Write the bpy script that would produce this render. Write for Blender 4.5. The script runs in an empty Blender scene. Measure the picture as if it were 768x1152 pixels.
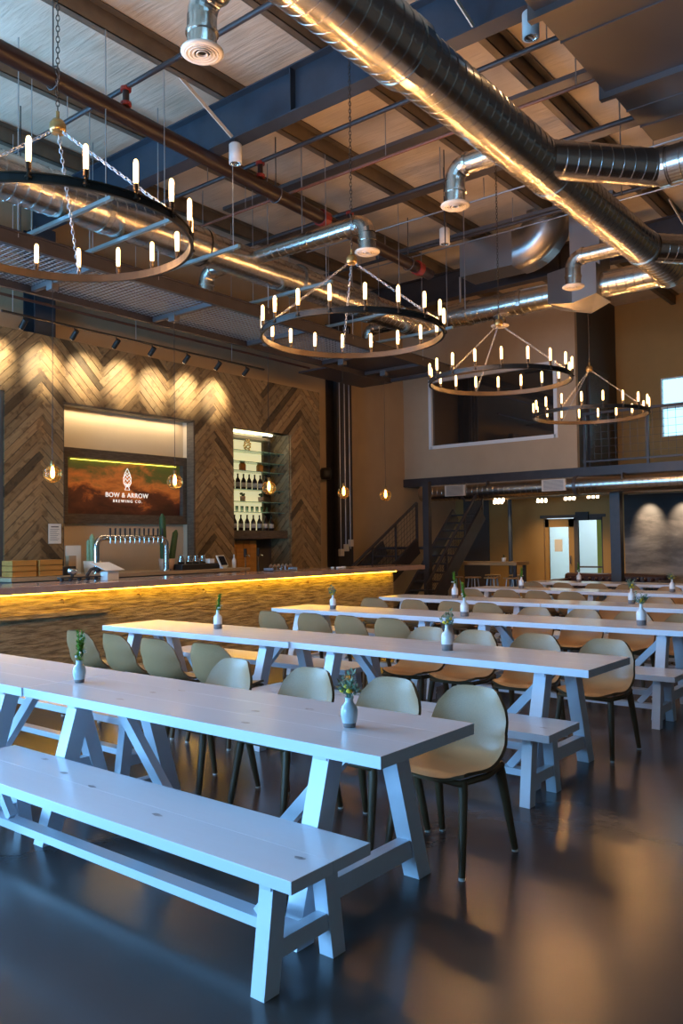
import bpy, bmesh, math, random
from mathutils import Vector, Matrix, noise
random.seed(7)
PI = math.pi
sc = bpy.context.scene
COL = sc.collection

# ------------------------------------------------------------------ materials
def new_mat(name):
    m = bpy.data.materials.new(name); m.use_nodes = True
    nt = m.node_tree; b = nt.nodes['Principled BSDF']
    return m, nt, b

def mat(name, col, rough=0.5, metal=0.0, var=0.0, scale=5.0, bump=0.0, bscale=40.0, stretch=(1,1,1), col2=None,
        trans=0.0, emit=None, estr=0.0, coat=0.0, rvar=0.0, detail=6.0, ior=1.45, spec=None, ramp=(.3,.72)):
    m, nt, b = new_mat(name); L = nt.links; N = nt.nodes
    c4 = (*col, 1)
    b.inputs['Base Color'].default_value = c4
    b.inputs['Roughness'].default_value = rough
    b.inputs['Metallic'].default_value = metal
    b.inputs['Transmission Weight'].default_value = trans
    b.inputs['Coat Weight'].default_value = coat
    b.inputs['IOR'].default_value = ior
    if spec is not None: b.inputs['Specular IOR Level'].default_value = spec
    if emit:
        b.inputs['Emission Color'].default_value = (*emit, 1); b.inputs['Emission Strength'].default_value = estr
    if var or col2 or bump or rvar:
        tc = N.new('ShaderNodeTexCoord'); mp = N.new('ShaderNodeMapping'); mp.inputs['Scale'].default_value = stretch
        L.new(tc.outputs['Object'], mp.inputs['Vector'])
    if var or col2 or rvar:
        n = N.new('ShaderNodeTexNoise'); n.inputs['Scale'].default_value = scale; n.inputs['Detail'].default_value = detail
        n.inputs['Roughness'].default_value = 0.6
        L.new(mp.outputs[0], n.inputs['Vector'])
        if var or col2:
            r = N.new('ShaderNodeValToRGB')
            r.color_ramp.elements[0].position = ramp[0]; r.color_ramp.elements[1].position = ramp[1]
            c2 = col2 if col2 else tuple(c*(1-var) for c in col)
            r.color_ramp.elements[0].color = (*c2, 1); r.color_ramp.elements[1].color = c4
            L.new(n.outputs['Fac'], r.inputs[0]); L.new(r.outputs[0], b.inputs['Base Color'])
        if rvar:
            mr = N.new('ShaderNodeMapRange'); mr.inputs['From Min'].default_value = .3; mr.inputs['From Max'].default_value = .7
            mr.inputs['To Min'].default_value = max(0.02, rough-rvar); mr.inputs['To Max'].default_value = rough+rvar
            L.new(n.outputs['Fac'], mr.inputs['Value']); L.new(mr.outputs[0], b.inputs['Roughness'])
    if bump:
        n2 = N.new('ShaderNodeTexNoise'); n2.inputs['Scale'].default_value = bscale; n2.inputs['Detail'].default_value = 5
        L.new(mp.outputs[0], n2.inputs['Vector'])
        bp = N.new('ShaderNodeBump'); bp.inputs['Strength'].default_value = bump; bp.inputs['Distance'].default_value = 0.02
        L.new(n2.outputs['Fac'], bp.inputs['Height']); L.new(bp.outputs[0], b.inputs['Normal'])
    return m

M = {}
M['floor'] = mat('polished_concrete', (.105,.088,.084), .23, col2=(.045,.034,.031), scale=.8, detail=2, ramp=(.12,.88), bump=.04, bscale=9, spec=.5)
M['white_wood'] = mat('whitewashed_wood', (.73,.775,.86), .20, col2=(.70,.745,.83), scale=2, stretch=(.5,5,5), bump=.015, bscale=10)
M['olive'] = mat('olive_plastic', (.45,.265,.125), .36, var=.25, scale=260, detail=2, bump=.08, bscale=420)
M['olive_dark'] = mat('dark_olive_plastic', (.12,.075,.035), .45, var=.2, scale=200, detail=2)
M['glide'] = mat('clear_glide', (.75,.75,.72), .3)
M['steel_dark'] = mat('dark_painted_steel', (.055,.045,.045), .42, var=.3, scale=6)
M['steel_blue'] = mat('slate_painted_steel', (.042,.055,.075), .42, var=.25, scale=4)
M['brown_steel'] = mat('primed_brown_steel', (.035,.019,.017), .36, var=.3, scale=5)
M['red_steel'] = mat('red_coupling', (.28,.035,.025), .4)
M['copper_pipe'] = mat('rust_pipe', (.26,.09,.05), .42, var=.3, scale=10)
M['galv'] = mat('galvanised_duct', (.60,.56,.50), .25, 1.0)
M['galv_mid'] = mat('sheet_galvanised', (.55,.53,.52), .34, 1.0, var=.2, scale=1.2, detail=2)
M['galv_dull'] = mat('dull_galvanised_sheet', (.20,.185,.185), .5, .85, var=.2, scale=1, detail=2)
M['purlin'] = mat('primed_purlin', (.22,.17,.12), .42, .35, var=.3, scale=4)
M['rod'] = mat('zinc_rod', (.5,.5,.52), .35, .9)
M['strut'] = mat('zinc_strut', (.35,.48,.52), .35, .7)
M['diffuser'] = mat('cream_diffuser', (.72,.62,.50), .4)
M['black'] = mat('black_paint', (.02,.018,.016), .4)
M['ringmetal'] = mat('blackened_ring_steel', (.07,.048,.032), .36, .5, var=.3, scale=8)
M['brass'] = mat('aged_brass', (.45,.30,.12), .35, .9)
M['bulb'] = mat('lit_filament_tube', (1,.8,.5), .3, emit=(1,.62,.24), estr=4.2)
M['filament'] = mat('glowing_filament', (1,.7,.4), .3, emit=(1,.55,.16), estr=40)
M['amber_glass'] = mat('amber_glass', (1,.62,.20), .04, trans=.90, ior=1.30)
M['clear_glass'] = mat('clear_glass', (.93,.97,.95), .02, trans=1.0, ior=1.3)
M['shelf_glass'] = mat('green_edge_glass', (.45,.75,.62), .08, trans=.6)
M['wall_brown'] = mat('brown_wall_paint', (.22,.16,.11), .75, var=.12, scale=2, bump=.1, bscale=60)
M['wall_taupe'] = mat('taupe_wall_paint', (.52,.38,.24), .75, var=.1, scale=2, bump=.1, bscale=60)
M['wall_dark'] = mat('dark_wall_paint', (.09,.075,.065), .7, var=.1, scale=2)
M['wall_beige'] = mat('beige_wall_paint', (.60,.49,.34), .7, var=.06, scale=2)
M['ochre'] = mat('ochre_wall_paint', (.42,.235,.07), .7, var=.1, scale=2)
M['frame_wood'] = mat('weathered_frame_wood', (.13,.10,.07), .6, col2=(.06,.045,.03), scale=8, stretch=(1,1,6), bump=.2, bscale=30)
M['counter'] = mat('counter_stone', (.42,.29,.24), .16, col2=(.32,.21,.17), scale=6)
M['ledge'] = mat('ledge_maple', (.46,.33,.20), .4, col2=(.38,.27,.16), scale=3, stretch=(4,.6,4))
M['table_maple'] = mat('honey_wood_top', (.45,.28,.12), .35, col2=(.33,.19,.08), scale=4, stretch=(.6,5,5))
M['crate'] = mat('orange_pine', (.62,.30,.07), .5, col2=(.42,.19,.04), scale=4, stretch=(3,.6,6))
M['paper'] = mat('paper', (.80,.74,.62), .8)
M['ink'] = mat('ink', (.12,.10,.08), .8)
M['white'] = mat('white_plastic', (.82,.82,.80), .35)
M['ceramic'] = mat('white_glazed_ceramic', (.80,.81,.82), .15, coat=.4)
M['ceramic_blue'] = mat('pale_blue_glazed_ceramic', (.52,.62,.66), .18, coat=.4, var=.12, scale=30)
M['stoneware'] = mat('raw_stoneware', (.27,.23,.22), .7, var=.2, scale=40)
M['leaf'] = mat('leaf_green', (.16,.38,.04), .45, var=.4, scale=40)
M['leaf_dark'] = mat('leaf_dark', (.045,.11,.04), .5, var=.4, scale=40)
M['leaf_grey'] = mat('leaf_grey_green', (.22,.33,.22), .55, var=.3, scale=40)
M['yellow'] = mat('yellow_petals', (.75,.55,.03), .5)
M['petal_white'] = mat('white_petals', (.8,.8,.72), .5)
M['cactus'] = mat('cactus_skin', (.04,.10,.035), .6, var=.3, scale=30)
M['cactus_pale'] = mat('pale_cactus_skin', (.30,.42,.22), .6, var=.3, scale=30)
M['pot'] = mat('clay_pot', (.5,.36,.26), .6)
M['chrome'] = mat('chrome', (.75,.74,.72), .12, 1.0)
M['led'] = mat('led_strip', (1,.7,.1), .4, emit=(1,.56,.03), estr=26)
M['niche_back_glow'] = mat('glowing_niche_back', (.8,.75,.5), .5, emit=(.95,.86,.50), estr=.62)  # glow added to the niche's back wall so it reads evenly lit
M['led_dim'] = mat('dim_led_strip', (1,.8,.2), .4, emit=(1,.75,.10), estr=4)
M['led_white'] = mat('shelf_light', (1,1,.9), .4, emit=(1,.93,.62), estr=12)
M['bottle'] = mat('dark_glass_bottle', (.02,.012,.01), .12, coat=.3)
M['label'] = mat('bottle_label', (.5,.5,.5), .5)
M['amber_liquid'] = mat('amber_jar', (.42,.17,.03), .15)
M['screen'] = mat('dark_screen', (.02,.02,.025), .1)
M['leather'] = mat('tufted_leather', (.045,.018,.015), .3, var=.3, scale=10)
M['sign_white'] = mat('lit_white_letters', (1,1,1), .4, emit=(1,.93,.8), estr=.75)
M['spot_lens'] = mat('spot_lens', (1,1,1), .3, emit=(1,.75,.45), estr=8)
M['white_cyl'] = mat('white_can', (.75,.72,.68), .45)
M['concrete_wall'] = mat('block_wall', (.30,.25,.21), .8, var=.1, scale=2)
M['green_wall'] = mat('green_wall', (.42,.50,.10), .7)
M['bright_wall'] = mat('pale_room_wall', (.70,.80,.85), .7)
M['glass_dark'] = mat('dark_reflective_glass', (.028,.022,.018), .04, ior=2.4)
M['knot'] = mat('wood_knot', (.42,.43,.47), .4, col2=(.12,.12,.14), scale=45)

def deck_mat():
    m, nt, b = new_mat('roof_insulation_facing'); N = nt.nodes; L = nt.links
    tc = N.new('ShaderNodeTexCoord'); mp = N.new('ShaderNodeMapping'); mp.inputs['Scale'].default_value = (1, 1.2, 1); mp.inputs['Rotation'].default_value=(0,0,.5)
    L.new(tc.outputs['Object'], mp.inputs[0])
    n = N.new('ShaderNodeTexNoise'); n.inputs['Scale'].default_value = 1.3; n.inputs['Detail'].default_value = 8
    L.new(mp.outputs[0], n.inputs['Vector'])
    mp2 = N.new('ShaderNodeMapping'); mp2.inputs['Scale'].default_value = (.5, 5, 1); L.new(tc.outputs['Object'], mp2.inputs[0])
    n2 = N.new('ShaderNodeTexNoise'); n2.inputs['Scale'].default_value = 3.2; n2.inputs['Detail'].default_value = 7; n2.inputs['Distortion'].default_value=.6
    L.new(mp2.outputs[0], n2.inputs['Vector'])
    bp = N.new('ShaderNodeBump'); bp.inputs['Strength'].default_value = .3; bp.inputs['Distance'].default_value = .05
    L.new(n2.outputs['Fac'], bp.inputs['Height']); L.new(bp.outputs[0], b.inputs['Normal'])
    r = N.new('ShaderNodeValToRGB'); r.color_ramp.elements[0].color = (.56,.44,.31,1); r.color_ramp.elements[1].color = (.78,.65,.50,1)
    r.color_ramp.elements[0].position = .3; r.color_ramp.elements[1].position = .7
    L.new(n.outputs['Fac'], r.inputs[0]); L.new(r.outputs[0], b.inputs['Base Color'])
    b.inputs['Roughness'].default_value = .5
    return m
M['deck'] = deck_mat()

def plank_mat():
    m, nt, b = new_mat('reclaimed_planks'); N = nt.nodes; L = nt.links
    at = N.new('ShaderNodeAttribute'); at.attribute_name = 'tone'
    tc = N.new('ShaderNodeTexCoord'); uv = N.new('ShaderNodeUVMap')
    mp = N.new('ShaderNodeMapping'); mp.inputs['Scale'].default_value = (1.2, 16, 1); L.new(uv.outputs[0], mp.inputs[0])
    n = N.new('ShaderNodeTexNoise'); n.inputs['Scale'].default_value = 2.2; n.inputs['Detail'].default_value = 8; n.inputs['Roughness'].default_value=.65
    L.new(mp.outputs[0], n.inputs['Vector'])
    r = N.new('ShaderNodeValToRGB'); r.color_ramp.elements[0].position=.32; r.color_ramp.elements[1].position=.68
    r.color_ramp.elements[0].color=(.68,.62,.56,1); r.color_ramp.elements[1].color=(1.12,1.08,1,1)
    L.new(n.outputs['Fac'], r.inputs[0])
    v = N.new('ShaderNodeTexNoise'); v.inputs['Scale'].default_value=9; v.inputs['Detail'].default_value=3
    L.new(uv.outputs[0], v.inputs['Vector'])
    r2 = N.new('ShaderNodeValToRGB'); r2.color_ramp.elements[0].position=.36; r2.color_ramp.elements[1].position=.46
    r2.color_ramp.elements[0].color=(.42,.36,.30,1); r2.color_ramp.elements[1].color=(1,1,1,1)
    L.new(v.outputs['Fac'], r2.inputs[0])
    mx = N.new('ShaderNodeMix'); mx.data_type='RGBA'; mx.blend_type='MULTIPLY'; mx.inputs[0].default_value=1
    L.new(at.outputs['Color'], mx.inputs[6]); L.new(r.outputs[0], mx.inputs[7])
    mx2 = N.new('ShaderNodeMix'); mx2.data_type='RGBA'; mx2.blend_type='MULTIPLY'; mx2.inputs[0].default_value=.7
    L.new(mx.outputs[2], mx2.inputs[6]); L.new(r2.outputs[0], mx2.inputs[7])
    L.new(mx2.outputs[2], b.inputs['Base Color'])
    b.inputs['Roughness'].default_value=.62
    bp = N.new('ShaderNodeBump'); bp.inputs['Strength'].default_value=.4; bp.inputs['Distance'].default_value=.01
    L.new(n.outputs['Fac'], bp.inputs['Height']); L.new(bp.outputs[0], b.inputs['Normal'])
    return m
M['plank'] = plank_mat()

def bar_mat():
    m, nt, b = new_mat('rough_travertine_cladding'); N=nt.nodes; L=nt.links
    tc=N.new('ShaderNodeTexCoord'); mp=N.new('ShaderNodeMapping'); mp.inputs['Scale'].default_value=(1,1.1,9); L.new(tc.outputs['Object'], mp.inputs[0])
    n=N.new('ShaderNodeTexNoise'); n.inputs['Scale'].default_value=3.4; n.inputs['Detail'].default_value=10; n.inputs['Roughness'].default_value=.62
    L.new(mp.outputs[0], n.inputs['Vector'])
    r=N.new('ShaderNodeValToRGB'); r.color_ramp.elements[0].position=.33; r.color_ramp.elements[1].position=.60
    r.color_ramp.elements[0].color=(.12,.075,.03,1); r.color_ramp.elements[1].color=(.46,.35,.19,1)
    L.new(n.outputs['Fac'], r.inputs[0])
    L.new(r.outputs[0], b.inputs['Base Color'])
    bp=N.new('ShaderNodeBump'); bp.inputs['Strength'].default_value=.9; bp.inputs['Distance'].default_value=.03
    L.new(n.outputs['Fac'], bp.inputs['Height']); L.new(bp.outputs[0], b.inputs['Normal'])
    b.inputs['Roughness'].default_value=.6
    return m
M['bar'] = bar_mat()

def picture_mat(name, stops, scale=1.6, stretch=(1,1,2.6), estr=0.0, rough=.4, grad=None):
    """a printed cloud picture: noise warped bands (surface artwork)"""
    m, nt, b = new_mat(name); N=nt.nodes; L=nt.links
    tc=N.new('ShaderNodeTexCoord'); mp=N.new('ShaderNodeMapping'); mp.inputs['Scale'].default_value=stretch; L.new(tc.outputs['Object'], mp.inputs[0])
    n=N.new('ShaderNodeTexNoise'); n.inputs['Scale'].default_value=scale; n.inputs['Detail'].default_value=10; n.inputs['Roughness'].default_value=.6; n.inputs['Distortion'].default_value=.4
    L.new(mp.outputs[0], n.inputs['Vector'])
    sp=N.new('ShaderNodeSeparateXYZ'); L.new(tc.outputs['Object'], sp.inputs[0])
    mr=N.new('ShaderNodeMapRange'); mr.inputs['From Min'].default_value=grad[0]; mr.inputs['From Max'].default_value=grad[1]
    L.new(sp.outputs['Z'], mr.inputs['Value'])
    ad=N.new('ShaderNodeMath'); ad.operation='MULTIPLY_ADD'; ad.inputs[1].default_value=1.5; ad.inputs[2].default_value=-.75
    L.new(n.outputs['Fac'], ad.inputs[0])
    a2=N.new('ShaderNodeMath'); a2.operation='ADD'; L.new(ad.outputs[0], a2.inputs[0]); L.new(mr.outputs[0], a2.inputs[1])
    r=N.new('ShaderNodeValToRGB'); e=r.color_ramp.elements
    e[0].position=stops[0][0]; e[0].color=(*stops[0][1],1); e[1].position=stops[-1][0]; e[1].color=(*stops[-1][1],1)
    for p,c in stops[1:-1]:
        x=e.new(p); x.color=(*c,1)
    L.new(a2.outputs[0], r.inputs[0]); L.new(r.outputs[0], b.inputs['Base Color'])
    if estr: L.new(r.outputs[0], b.inputs['Emission Color']); b.inputs['Emission Strength'].default_value=estr
    b.inputs['Roughness'].default_value=rough
    return m

# ------------------------------------------------------------------ mesh builder
class MB:
    def __init__(s): s.v=[]; s.f=[]; s.m=[]; s.sm=[]; s.mi=0
    def add(s, vs, fs, smooth=False):
        o=len(s.v); s.v+= [tuple(v) for v in vs]
        for f in fs: s.f.append(tuple(i+o for i in f)); s.m.append(s.mi); s.sm.append(smooth)
        return s
    def box(s, x0,x1,y0,y1,z0,z1):
        vs=[(x0,y0,z0),(x1,y0,z0),(x1,y1,z0),(x0,y1,z0),(x0,y0,z1),(x1,y0,z1),(x1,y1,z1),(x0,y1,z1)]
        return s.add(vs,[(0,3,2,1),(4,5,6,7),(0,1,5,4),(1,2,6,5),(2,3,7,6),(3,0,4,7)])
    def bbox(s, x0,x1,y0,y1,z0,z1,b=.004):
        """box with bevelled edges"""
        bm=bmesh.new(); bmesh.ops.create_cube(bm,size=1)
        for v in bm.verts: v.co=Vector(((x0+x1)/2+v.co.x*(x1-x0),(y0+y1)/2+v.co.y*(y1-y0),(z0+z1)/2+v.co.z*(z1-z0)))
        bmesh.ops.bevel(bm,geom=list(bm.edges),offset=b,segments=2,affect='EDGES',profile=.5)
        bm.verts.index_update(); s.add([v.co for v in bm.verts],[[v.index for v in f.verts] for f in bm.faces]); bm.free(); return s
    def bar(s, p0,p1,w,h,up=(0,0,1),w1=None,h1=None):
        """rectangular bar from p0 to p1, w across, h along 'up'"""
        p0=Vector(p0);p1=Vector(p1);d=(p1-p0).normalized();up=Vector(up)
        sx=d.cross(up)
        if sx.length<1e-5: sx=d.cross(Vector((1,0,0)))
        sx.normalize(); u=sx.cross(d).normalized(); w1=w if w1 is None else w1; h1=h if h1 is None else h1
        vs=[]
        for p,a,b in ((p0,w,h),(p1,w1,h1)):
            for i,j in ((-1,-1),(1,-1),(1,1),(-1,1)): vs.append(p+sx*(i*a/2)+u*(j*b/2))
        return s.add(vs,[(3,2,1,0),(4,5,6,7),(0,1,5,4),(1,2,6,5),(2,3,7,6),(3,0,4,7)])
    def prism(s, base, top):
        n=len(base); return s.add(list(base)+list(top),[tuple(range(n))[::-1],tuple(range(n,2*n))]+[(i,(i+1)%n,n+(i+1)%n,n+i) for i in range(n)])
    def tube(s, pts, r, n=10, caps=True, closed=False, smooth=True):
        pts=[Vector(p) for p in pts]; k=len(pts); rs=r if isinstance(r,(list,tuple)) else [r]*k
        vs=[];prev=None
        for i,p in enumerate(pts):
            if closed: d=(pts[(i+1)%k]-pts[i-1]).normalized()
            elif i==0: d=(pts[1]-p).normalized()
            elif i==k-1: d=(p-pts[-2]).normalized()
            else:
                d=((pts[i+1]-p).normalized()+(p-pts[i-1]).normalized())
                d=d.normalized() if d.length>1e-6 else (pts[i+1]-p).normalized()
            if prev is None:
                a=Vector((0,0,1)) if abs(d.z)<.9 else Vector((1,0,0)); x=d.cross(a).normalized()
            else:
                x=(prev-d*prev.dot(d)); x=x.normalized() if x.length>1e-6 else d.orthogonal().normalized()
            prev=x; y=d.cross(x)
            for j in range(n):
                t=2*PI*j/n; vs.append(p+(x*math.cos(t)+y*math.sin(t))*rs[i])
        fs=[]
        for i in range(k if closed else k-1):
            i2=(i+1)%k
            for j in range(n):
                j2=(j+1)%n; fs.append((i*n+j,i*n+j2,i2*n+j2,i2*n+j))
        s.add(vs,fs,smooth)
        if caps and not closed:
            s.add(vs[:n],[tuple(range(n))[::-1]]); s.add(vs[-n:],[tuple(range(n))])
        return s
    def cyl(s,p0,p1,r,n=12,r1=None): return s.tube([p0,p1],[r,r if r1 is None else r1],n)
    def lathe(s, prof, n=16, c=(0,0,0), axis='z', smooth=True):
        vs=[]
        for r,z in prof:
            for j in range(n):
                t=2*PI*j/n; vs.append((c[0]+r*math.cos(t),c[1]+r*math.sin(t),c[2]+z))
        fs=[(i*n+j,i*n+(j+1)%n,(i+1)*n+(j+1)%n,(i+1)*n+j) for i in range(len(prof)-1) for j in range(n)]
        return s.add(vs,fs,smooth)
    def ball(s,c,r,n=8,sq=(1,1,1)):
        prof=[(max(1e-4,math.sin(PI*i/n)),-math.cos(PI*i/n)) for i in range(n+1)]
        vs=[(c[0]+p*r*sq[0]*math.cos(2*PI*j/n),c[1]+p*r*sq[1]*math.sin(2*PI*j/n),c[2]+z*r*sq[2]) for p,z in prof for j in range(n)]
        return s.add(vs,[(i*n+j,i*n+(j+1)%n,(i+1)*n+(j+1)%n,(i+1)*n+j) for i in range(n) for j in range(n)],True)
    def xf(s, mtx):
        s.v=[tuple(mtx@Vector(v)) for v in s.v]; return s
    def mesh(s,name,mats):
        me=bpy.data.meshes.new(name); me.from_pydata([tuple(v) for v in s.v],[],s.f)
        for m in (mats if isinstance(mats,(list,tuple)) else [mats]): me.materials.append(M[m] if isinstance(m,str) else m)
        me.polygons.foreach_set('material_index',s.m); me.polygons.foreach_set('use_smooth',s.sm); me.update()
        return me
    def build(s,name,mats,parent=None,loc=(0,0,0)):
        o=bpy.data.objects.new(name,s.mesh(name,mats)); COL.objects.link(o)
        if parent: o.parent=parent
        o.location=loc
        return o

def thing(name,label,cat,loc=(0,0,0),rz=0,group=None):
    o=bpy.data.objects.new(name,None); o.empty_display_size=.1; COL.objects.link(o); o.location=loc; o.rotation_euler=(0,0,rz)
    o['label']=label; o['category']=cat
    if group: o['group']=group
    return o
def tag(o,label,cat,group=None,kind=None):
    o['label']=label; o['category']=cat
    if group: o['group']=group
    if kind: o['kind']=kind
    return o
def struct(o): o['kind']='structure'; return o
def copy_tree(o,parent=None):
    c=o.copy(); COL.objects.link(c); c.parent=parent
    for ch in o.children: copy_tree(ch,c)
    return c
def arc_pts(c,r,a0,a1,n,ax1,ax2):
    c=Vector(c);ax1=Vector(ax1);ax2=Vector(ax2)
    return [c+ax1*(r*math.cos(a0+(a1-a0)*i/n))+ax2*(r*math.sin(a0+(a1-a0)*i/n)) for i in range(n+1)]
def text_mesh(txt,size,depth=.004,space=1.0):
    cu=bpy.data.curves.new('lettering','FONT'); cu.body=txt; cu.size=size; cu.extrude=depth;  cu.align_x='CENTER'; cu.space_character=space
    o=bpy.data.objects.new('lettering_source',cu); COL.objects.link(o)
    dg=bpy.context.evaluated_depsgraph_get(); dg.update()
    me=bpy.data.meshes.new_from_object(o.evaluated_get(dg)); bpy.data.objects.remove(o); return me

# ------------------------------------------------------------------ camera
H=1.5602; f=916.56; pit,yaw,rol=0.0362,.6742,-.0122
cp,sp=math.cos(pit),math.sin(pit);cy,sy=math.cos(yaw),math.sin(yaw)
fw=Vector((-sy*cp,cy*cp,sp));rt=Vector((cy,sy,0));up=rt.cross(fw)
r2=rt*math.cos(rol)+up*math.sin(rol);u2=-rt*math.sin(rol)+up*math.cos(rol)
cd=bpy.data.cameras.new('camera');cam=bpy.data.objects.new('camera',cd);COL.objects.link(cam)
cd.sensor_fit='HORIZONTAL';cd.sensor_width=36;cd.lens=36*f/768;cd.clip_start=.05;cd.clip_end=200
mt=Matrix((r2,u2,-fw)).transposed().to_4x4();mt.translation=Vector((0,0,H));cam.matrix_world=mt
sc.camera=cam

# ------------------------------------------------------------------ room shell
XL=-11.2; XR=4.0; YF=-5.5; YB=18.9; ZC=7.02; YM=16.5; XW=-10.4
struct(MB().box(XL-.3,XR+.3,YF-.3,22.5,-.2,0).build('floor','floor'))
struct(MB().box(XL-.3,XR+.3,YF-.3,22.5,ZC,ZC+.2).build('ceiling','deck'))
w=MB()   # left wall with garage window openings
WY0,WY1,WZ0,WZ1=-3.6,4.6,.35,4.7
w.box(XL-.25,XL,YF,WY0,0,ZC);w.box(XL-.25,XL,WY1,22.5,0,ZC);w.box(XL-.25,XL,WY0,WY1,0,WZ0);w.box(XL-.25,XL,WY0,WY1,WZ1,ZC)
struct(w.build('wall_left','wall_taupe'))
w=MB();FX0,FX1,FZ0,FZ1=-9.8,-3.2,.3,3.2
w.box(XL,FX0,YF-.25,YF,0,ZC);w.box(FX1,XR,YF-.25,YF,0,ZC);w.box(FX0,FX1,YF-.25,YF,0,FZ0);w.box(FX0,FX1,YF-.25,YF,FZ1,ZC)
struct(w.build('wall_front','wall_brown'))
struct(MB().box(XR,XR+.25,YF,22.5,0,ZC).build('wall_right','wall_brown'))
# back wall: door opening (lower) and window (upper)
DX0,DX1=-8.70,-7.21   # door + sidelight opening
UX0,UX1,UZ0,UZ1=-5.80,-4.5,3.83,5.17
w=MB()
w.box(XL,DX0,YB,YB+.2,0,3.0);w.box(DX1,XR,YB,YB+.2,0,3.0);w.box(DX0,DX1,YB,YB+.2,2.07,3.0)
w.box(XL,UX0,YB,YB+.2,3.0,ZC);w.box(UX1,XR,YB,YB+.2,3.0,ZC);w.box(UX0,UX1,YB,YB+.2,3.0,UZ0);w.box(UX0,UX1,YB,YB+.2,UZ1,ZC)
struct(w.build('wall_back','ochre'))
def window_grid(name,axis,p,a0,a1,z0,z1,na,nz,mt='steel_dark'):
    r=thing(name,'', 'window'); del r['label'];del r['category']; r['kind']='structure'
    fr=MB(); t=.05
    for i in range(na+1):
        a=a0+(a1-a0)*i/na
        if axis=='x': fr.box(p-.05,p+.05,a-t/2,a+t/2,z0,z1)
        else: fr.box(a-t/2,a+t/2,p-.05,p+.05,z0,z1)
    for i in range(nz+1):
        z=z0+(z1-z0)*i/nz
        if axis=='x': fr.box(p-.045,p+.045,a0,a1,z-t/2,z+t/2)
        else: fr.box(a0,a1,p-.045,p+.045,z-t/2,z+t/2)
    fr.build('window_frame',mt,r)
    return r
window_grid('window_1','x',XL-.12,WY0,WY1,WZ0,WZ1,6,4)
window_grid('window_2','y',YF-.12,FX0,FX1,FZ0,FZ1,6,4)
r3=window_grid('window_3','y',YB+.08,UX0,UX1,UZ0,UZ1,1,2,'white')
pg=MB().box(UX0,UX1,YB+.07,YB+.075,UZ0,UZ1).build('window_glass',mat('sky_dimming_pane',(.17,.135,.10),.02,trans=1,ior=1.05),r3)  # dark pane colour put in to tone down the bright sky behind

# outer left wall columns / rafters
def ibeam_x(name,label,y,x0,x1,z0,z1,group=None,mt='steel_blue'):
    m=MB();m.box(x0,x1,y-.10,y+.10,z0,z0+.018);m.box(x0,x1,y-.10,y+.10,z1-.018,z1);m.box(x0,x1,y-.008,y+.008,z0+.018,z1-.018)
    for i in range(10):
        x=x0+(i+.5)*(x1-x0)/10; m.box(x-.006,x+.006,y-.09,y+.09,z0+.018,z1-.018) if i%3==0 else None
    return tag(m.build(name,mt),label,'beam',group)
ibeam_x('rafter_beam','big slate blue steel rafter crossing the ceiling above the chandeliers',6.63,XL,XR,6.27,6.80)
ibeam_x('rafter_beam','dark steel rafter crossing the ceiling over the mezzanine end',13.7,XL,XR,6.27,6.80,mt='steel_dark')
def column(name,label,x,y,z1,mt,wd=.3,dp=.32):
    m=MB();m.box(x-dp/2,x-dp/2+.02,y-wd/2,y+wd/2,0,z1);m.box(x+dp/2-.02,x+dp/2,y-wd/2,y+wd/2,0,z1);m.box(x-dp/2+.02,x+dp/2-.02,y-.01,y+.01,0,z1)
    return tag(m.build(name,mt),label,'column')
column('steel_column','blue steel column against the wall above the plank wall, far left',XL+.17,6.63,6.27,'steel_blue',.34)
column('steel_column','dark steel column with conduits on it, just right of the plank wall',XL+.17,13.75,6.27,'steel_dark',.5)
for i,x in enumerate([-9.87,-8.4,-6.9,-5.42,-3.98,-2.52,-1.07,.4,1.9]):
    m=MB();m.box(x-.006,x+.006,YF,YB,6.80,7.02);m.box(x-.09,x+.006,YF,YB,6.80,6.806);m.box(x-.09,x-.084,YF,YB,6.80,6.83);m.box(x-.006,x+.09,YF,YB,7.0,7.008)
    o=m.build('roof_purlin','purlin');tag(o,['steel purlin nearest the left wall','second steel purlin from the left wall, above the bar canopy','steel purlin above the dark fire main','steel purlin above the row of chandeliers','steel purlin between the chandeliers and the big spiral duct','steel purlin above the wide flat duct','steel purlin right of the wide flat duct','second steel purlin from the right wall','steel purlin nearest the right wall'][i]+', running away under the roof','beam','roof purlins')

# ------------------------------------------------------------------ mezzanine
MX=-6.80
w=MB();WX0,WX1,WZa,WZb=-10.42,-7.27,3.78,5.35
w.box(XL,WX0,YM,YM+.12,3.05,ZC);w.box(WX1,MX,YM,YM+.12,3.05,ZC);w.box(WX0,WX1,YM,YM+.12,3.05,WZa);w.box(WX0,WX1,YM,YM+.12,WZb,ZC)
w.mi=1;w.box(MX-.12,MX,YM+.12,YB,3.05,ZC)
struct(w.build('wall_mezzanine',['wall_taupe','wall_dark']))
win=thing('window_4','','');del win['label'];del win['category'];win['kind']='structure'
m=MB()
for a in ((WX0-.05,WX0+.03,WZa-.05,WZb+.05),(WX1-.03,WX1+.05,WZa-.05,WZb+.05),(WX0,WX1,WZa-.05,WZa+.03),(WX0,WX1,WZb-.03,WZb+.05)): m.box(a[0],a[1],YM-.02,YM+.05,a[2],a[3])
m.build('window_frame','white',win)
MB().box(WX0,WX1,YM+.05,YM+.06,WZa,WZb).build('window_glass','glass_dark',win)
struct(MB().box(XL,XR,YM+.13,YB,2.86,3.04).build('trim_1','wall_dark'))     # mezzanine floor
fas=MB();fas.box(XL,XR,YM-.06,YM+.10,2.86,3.05);tag(fas.build('mezzanine_edge_beam','steel_dark'),'dark steel beam along the mezzanine floor edge','beam')
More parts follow.
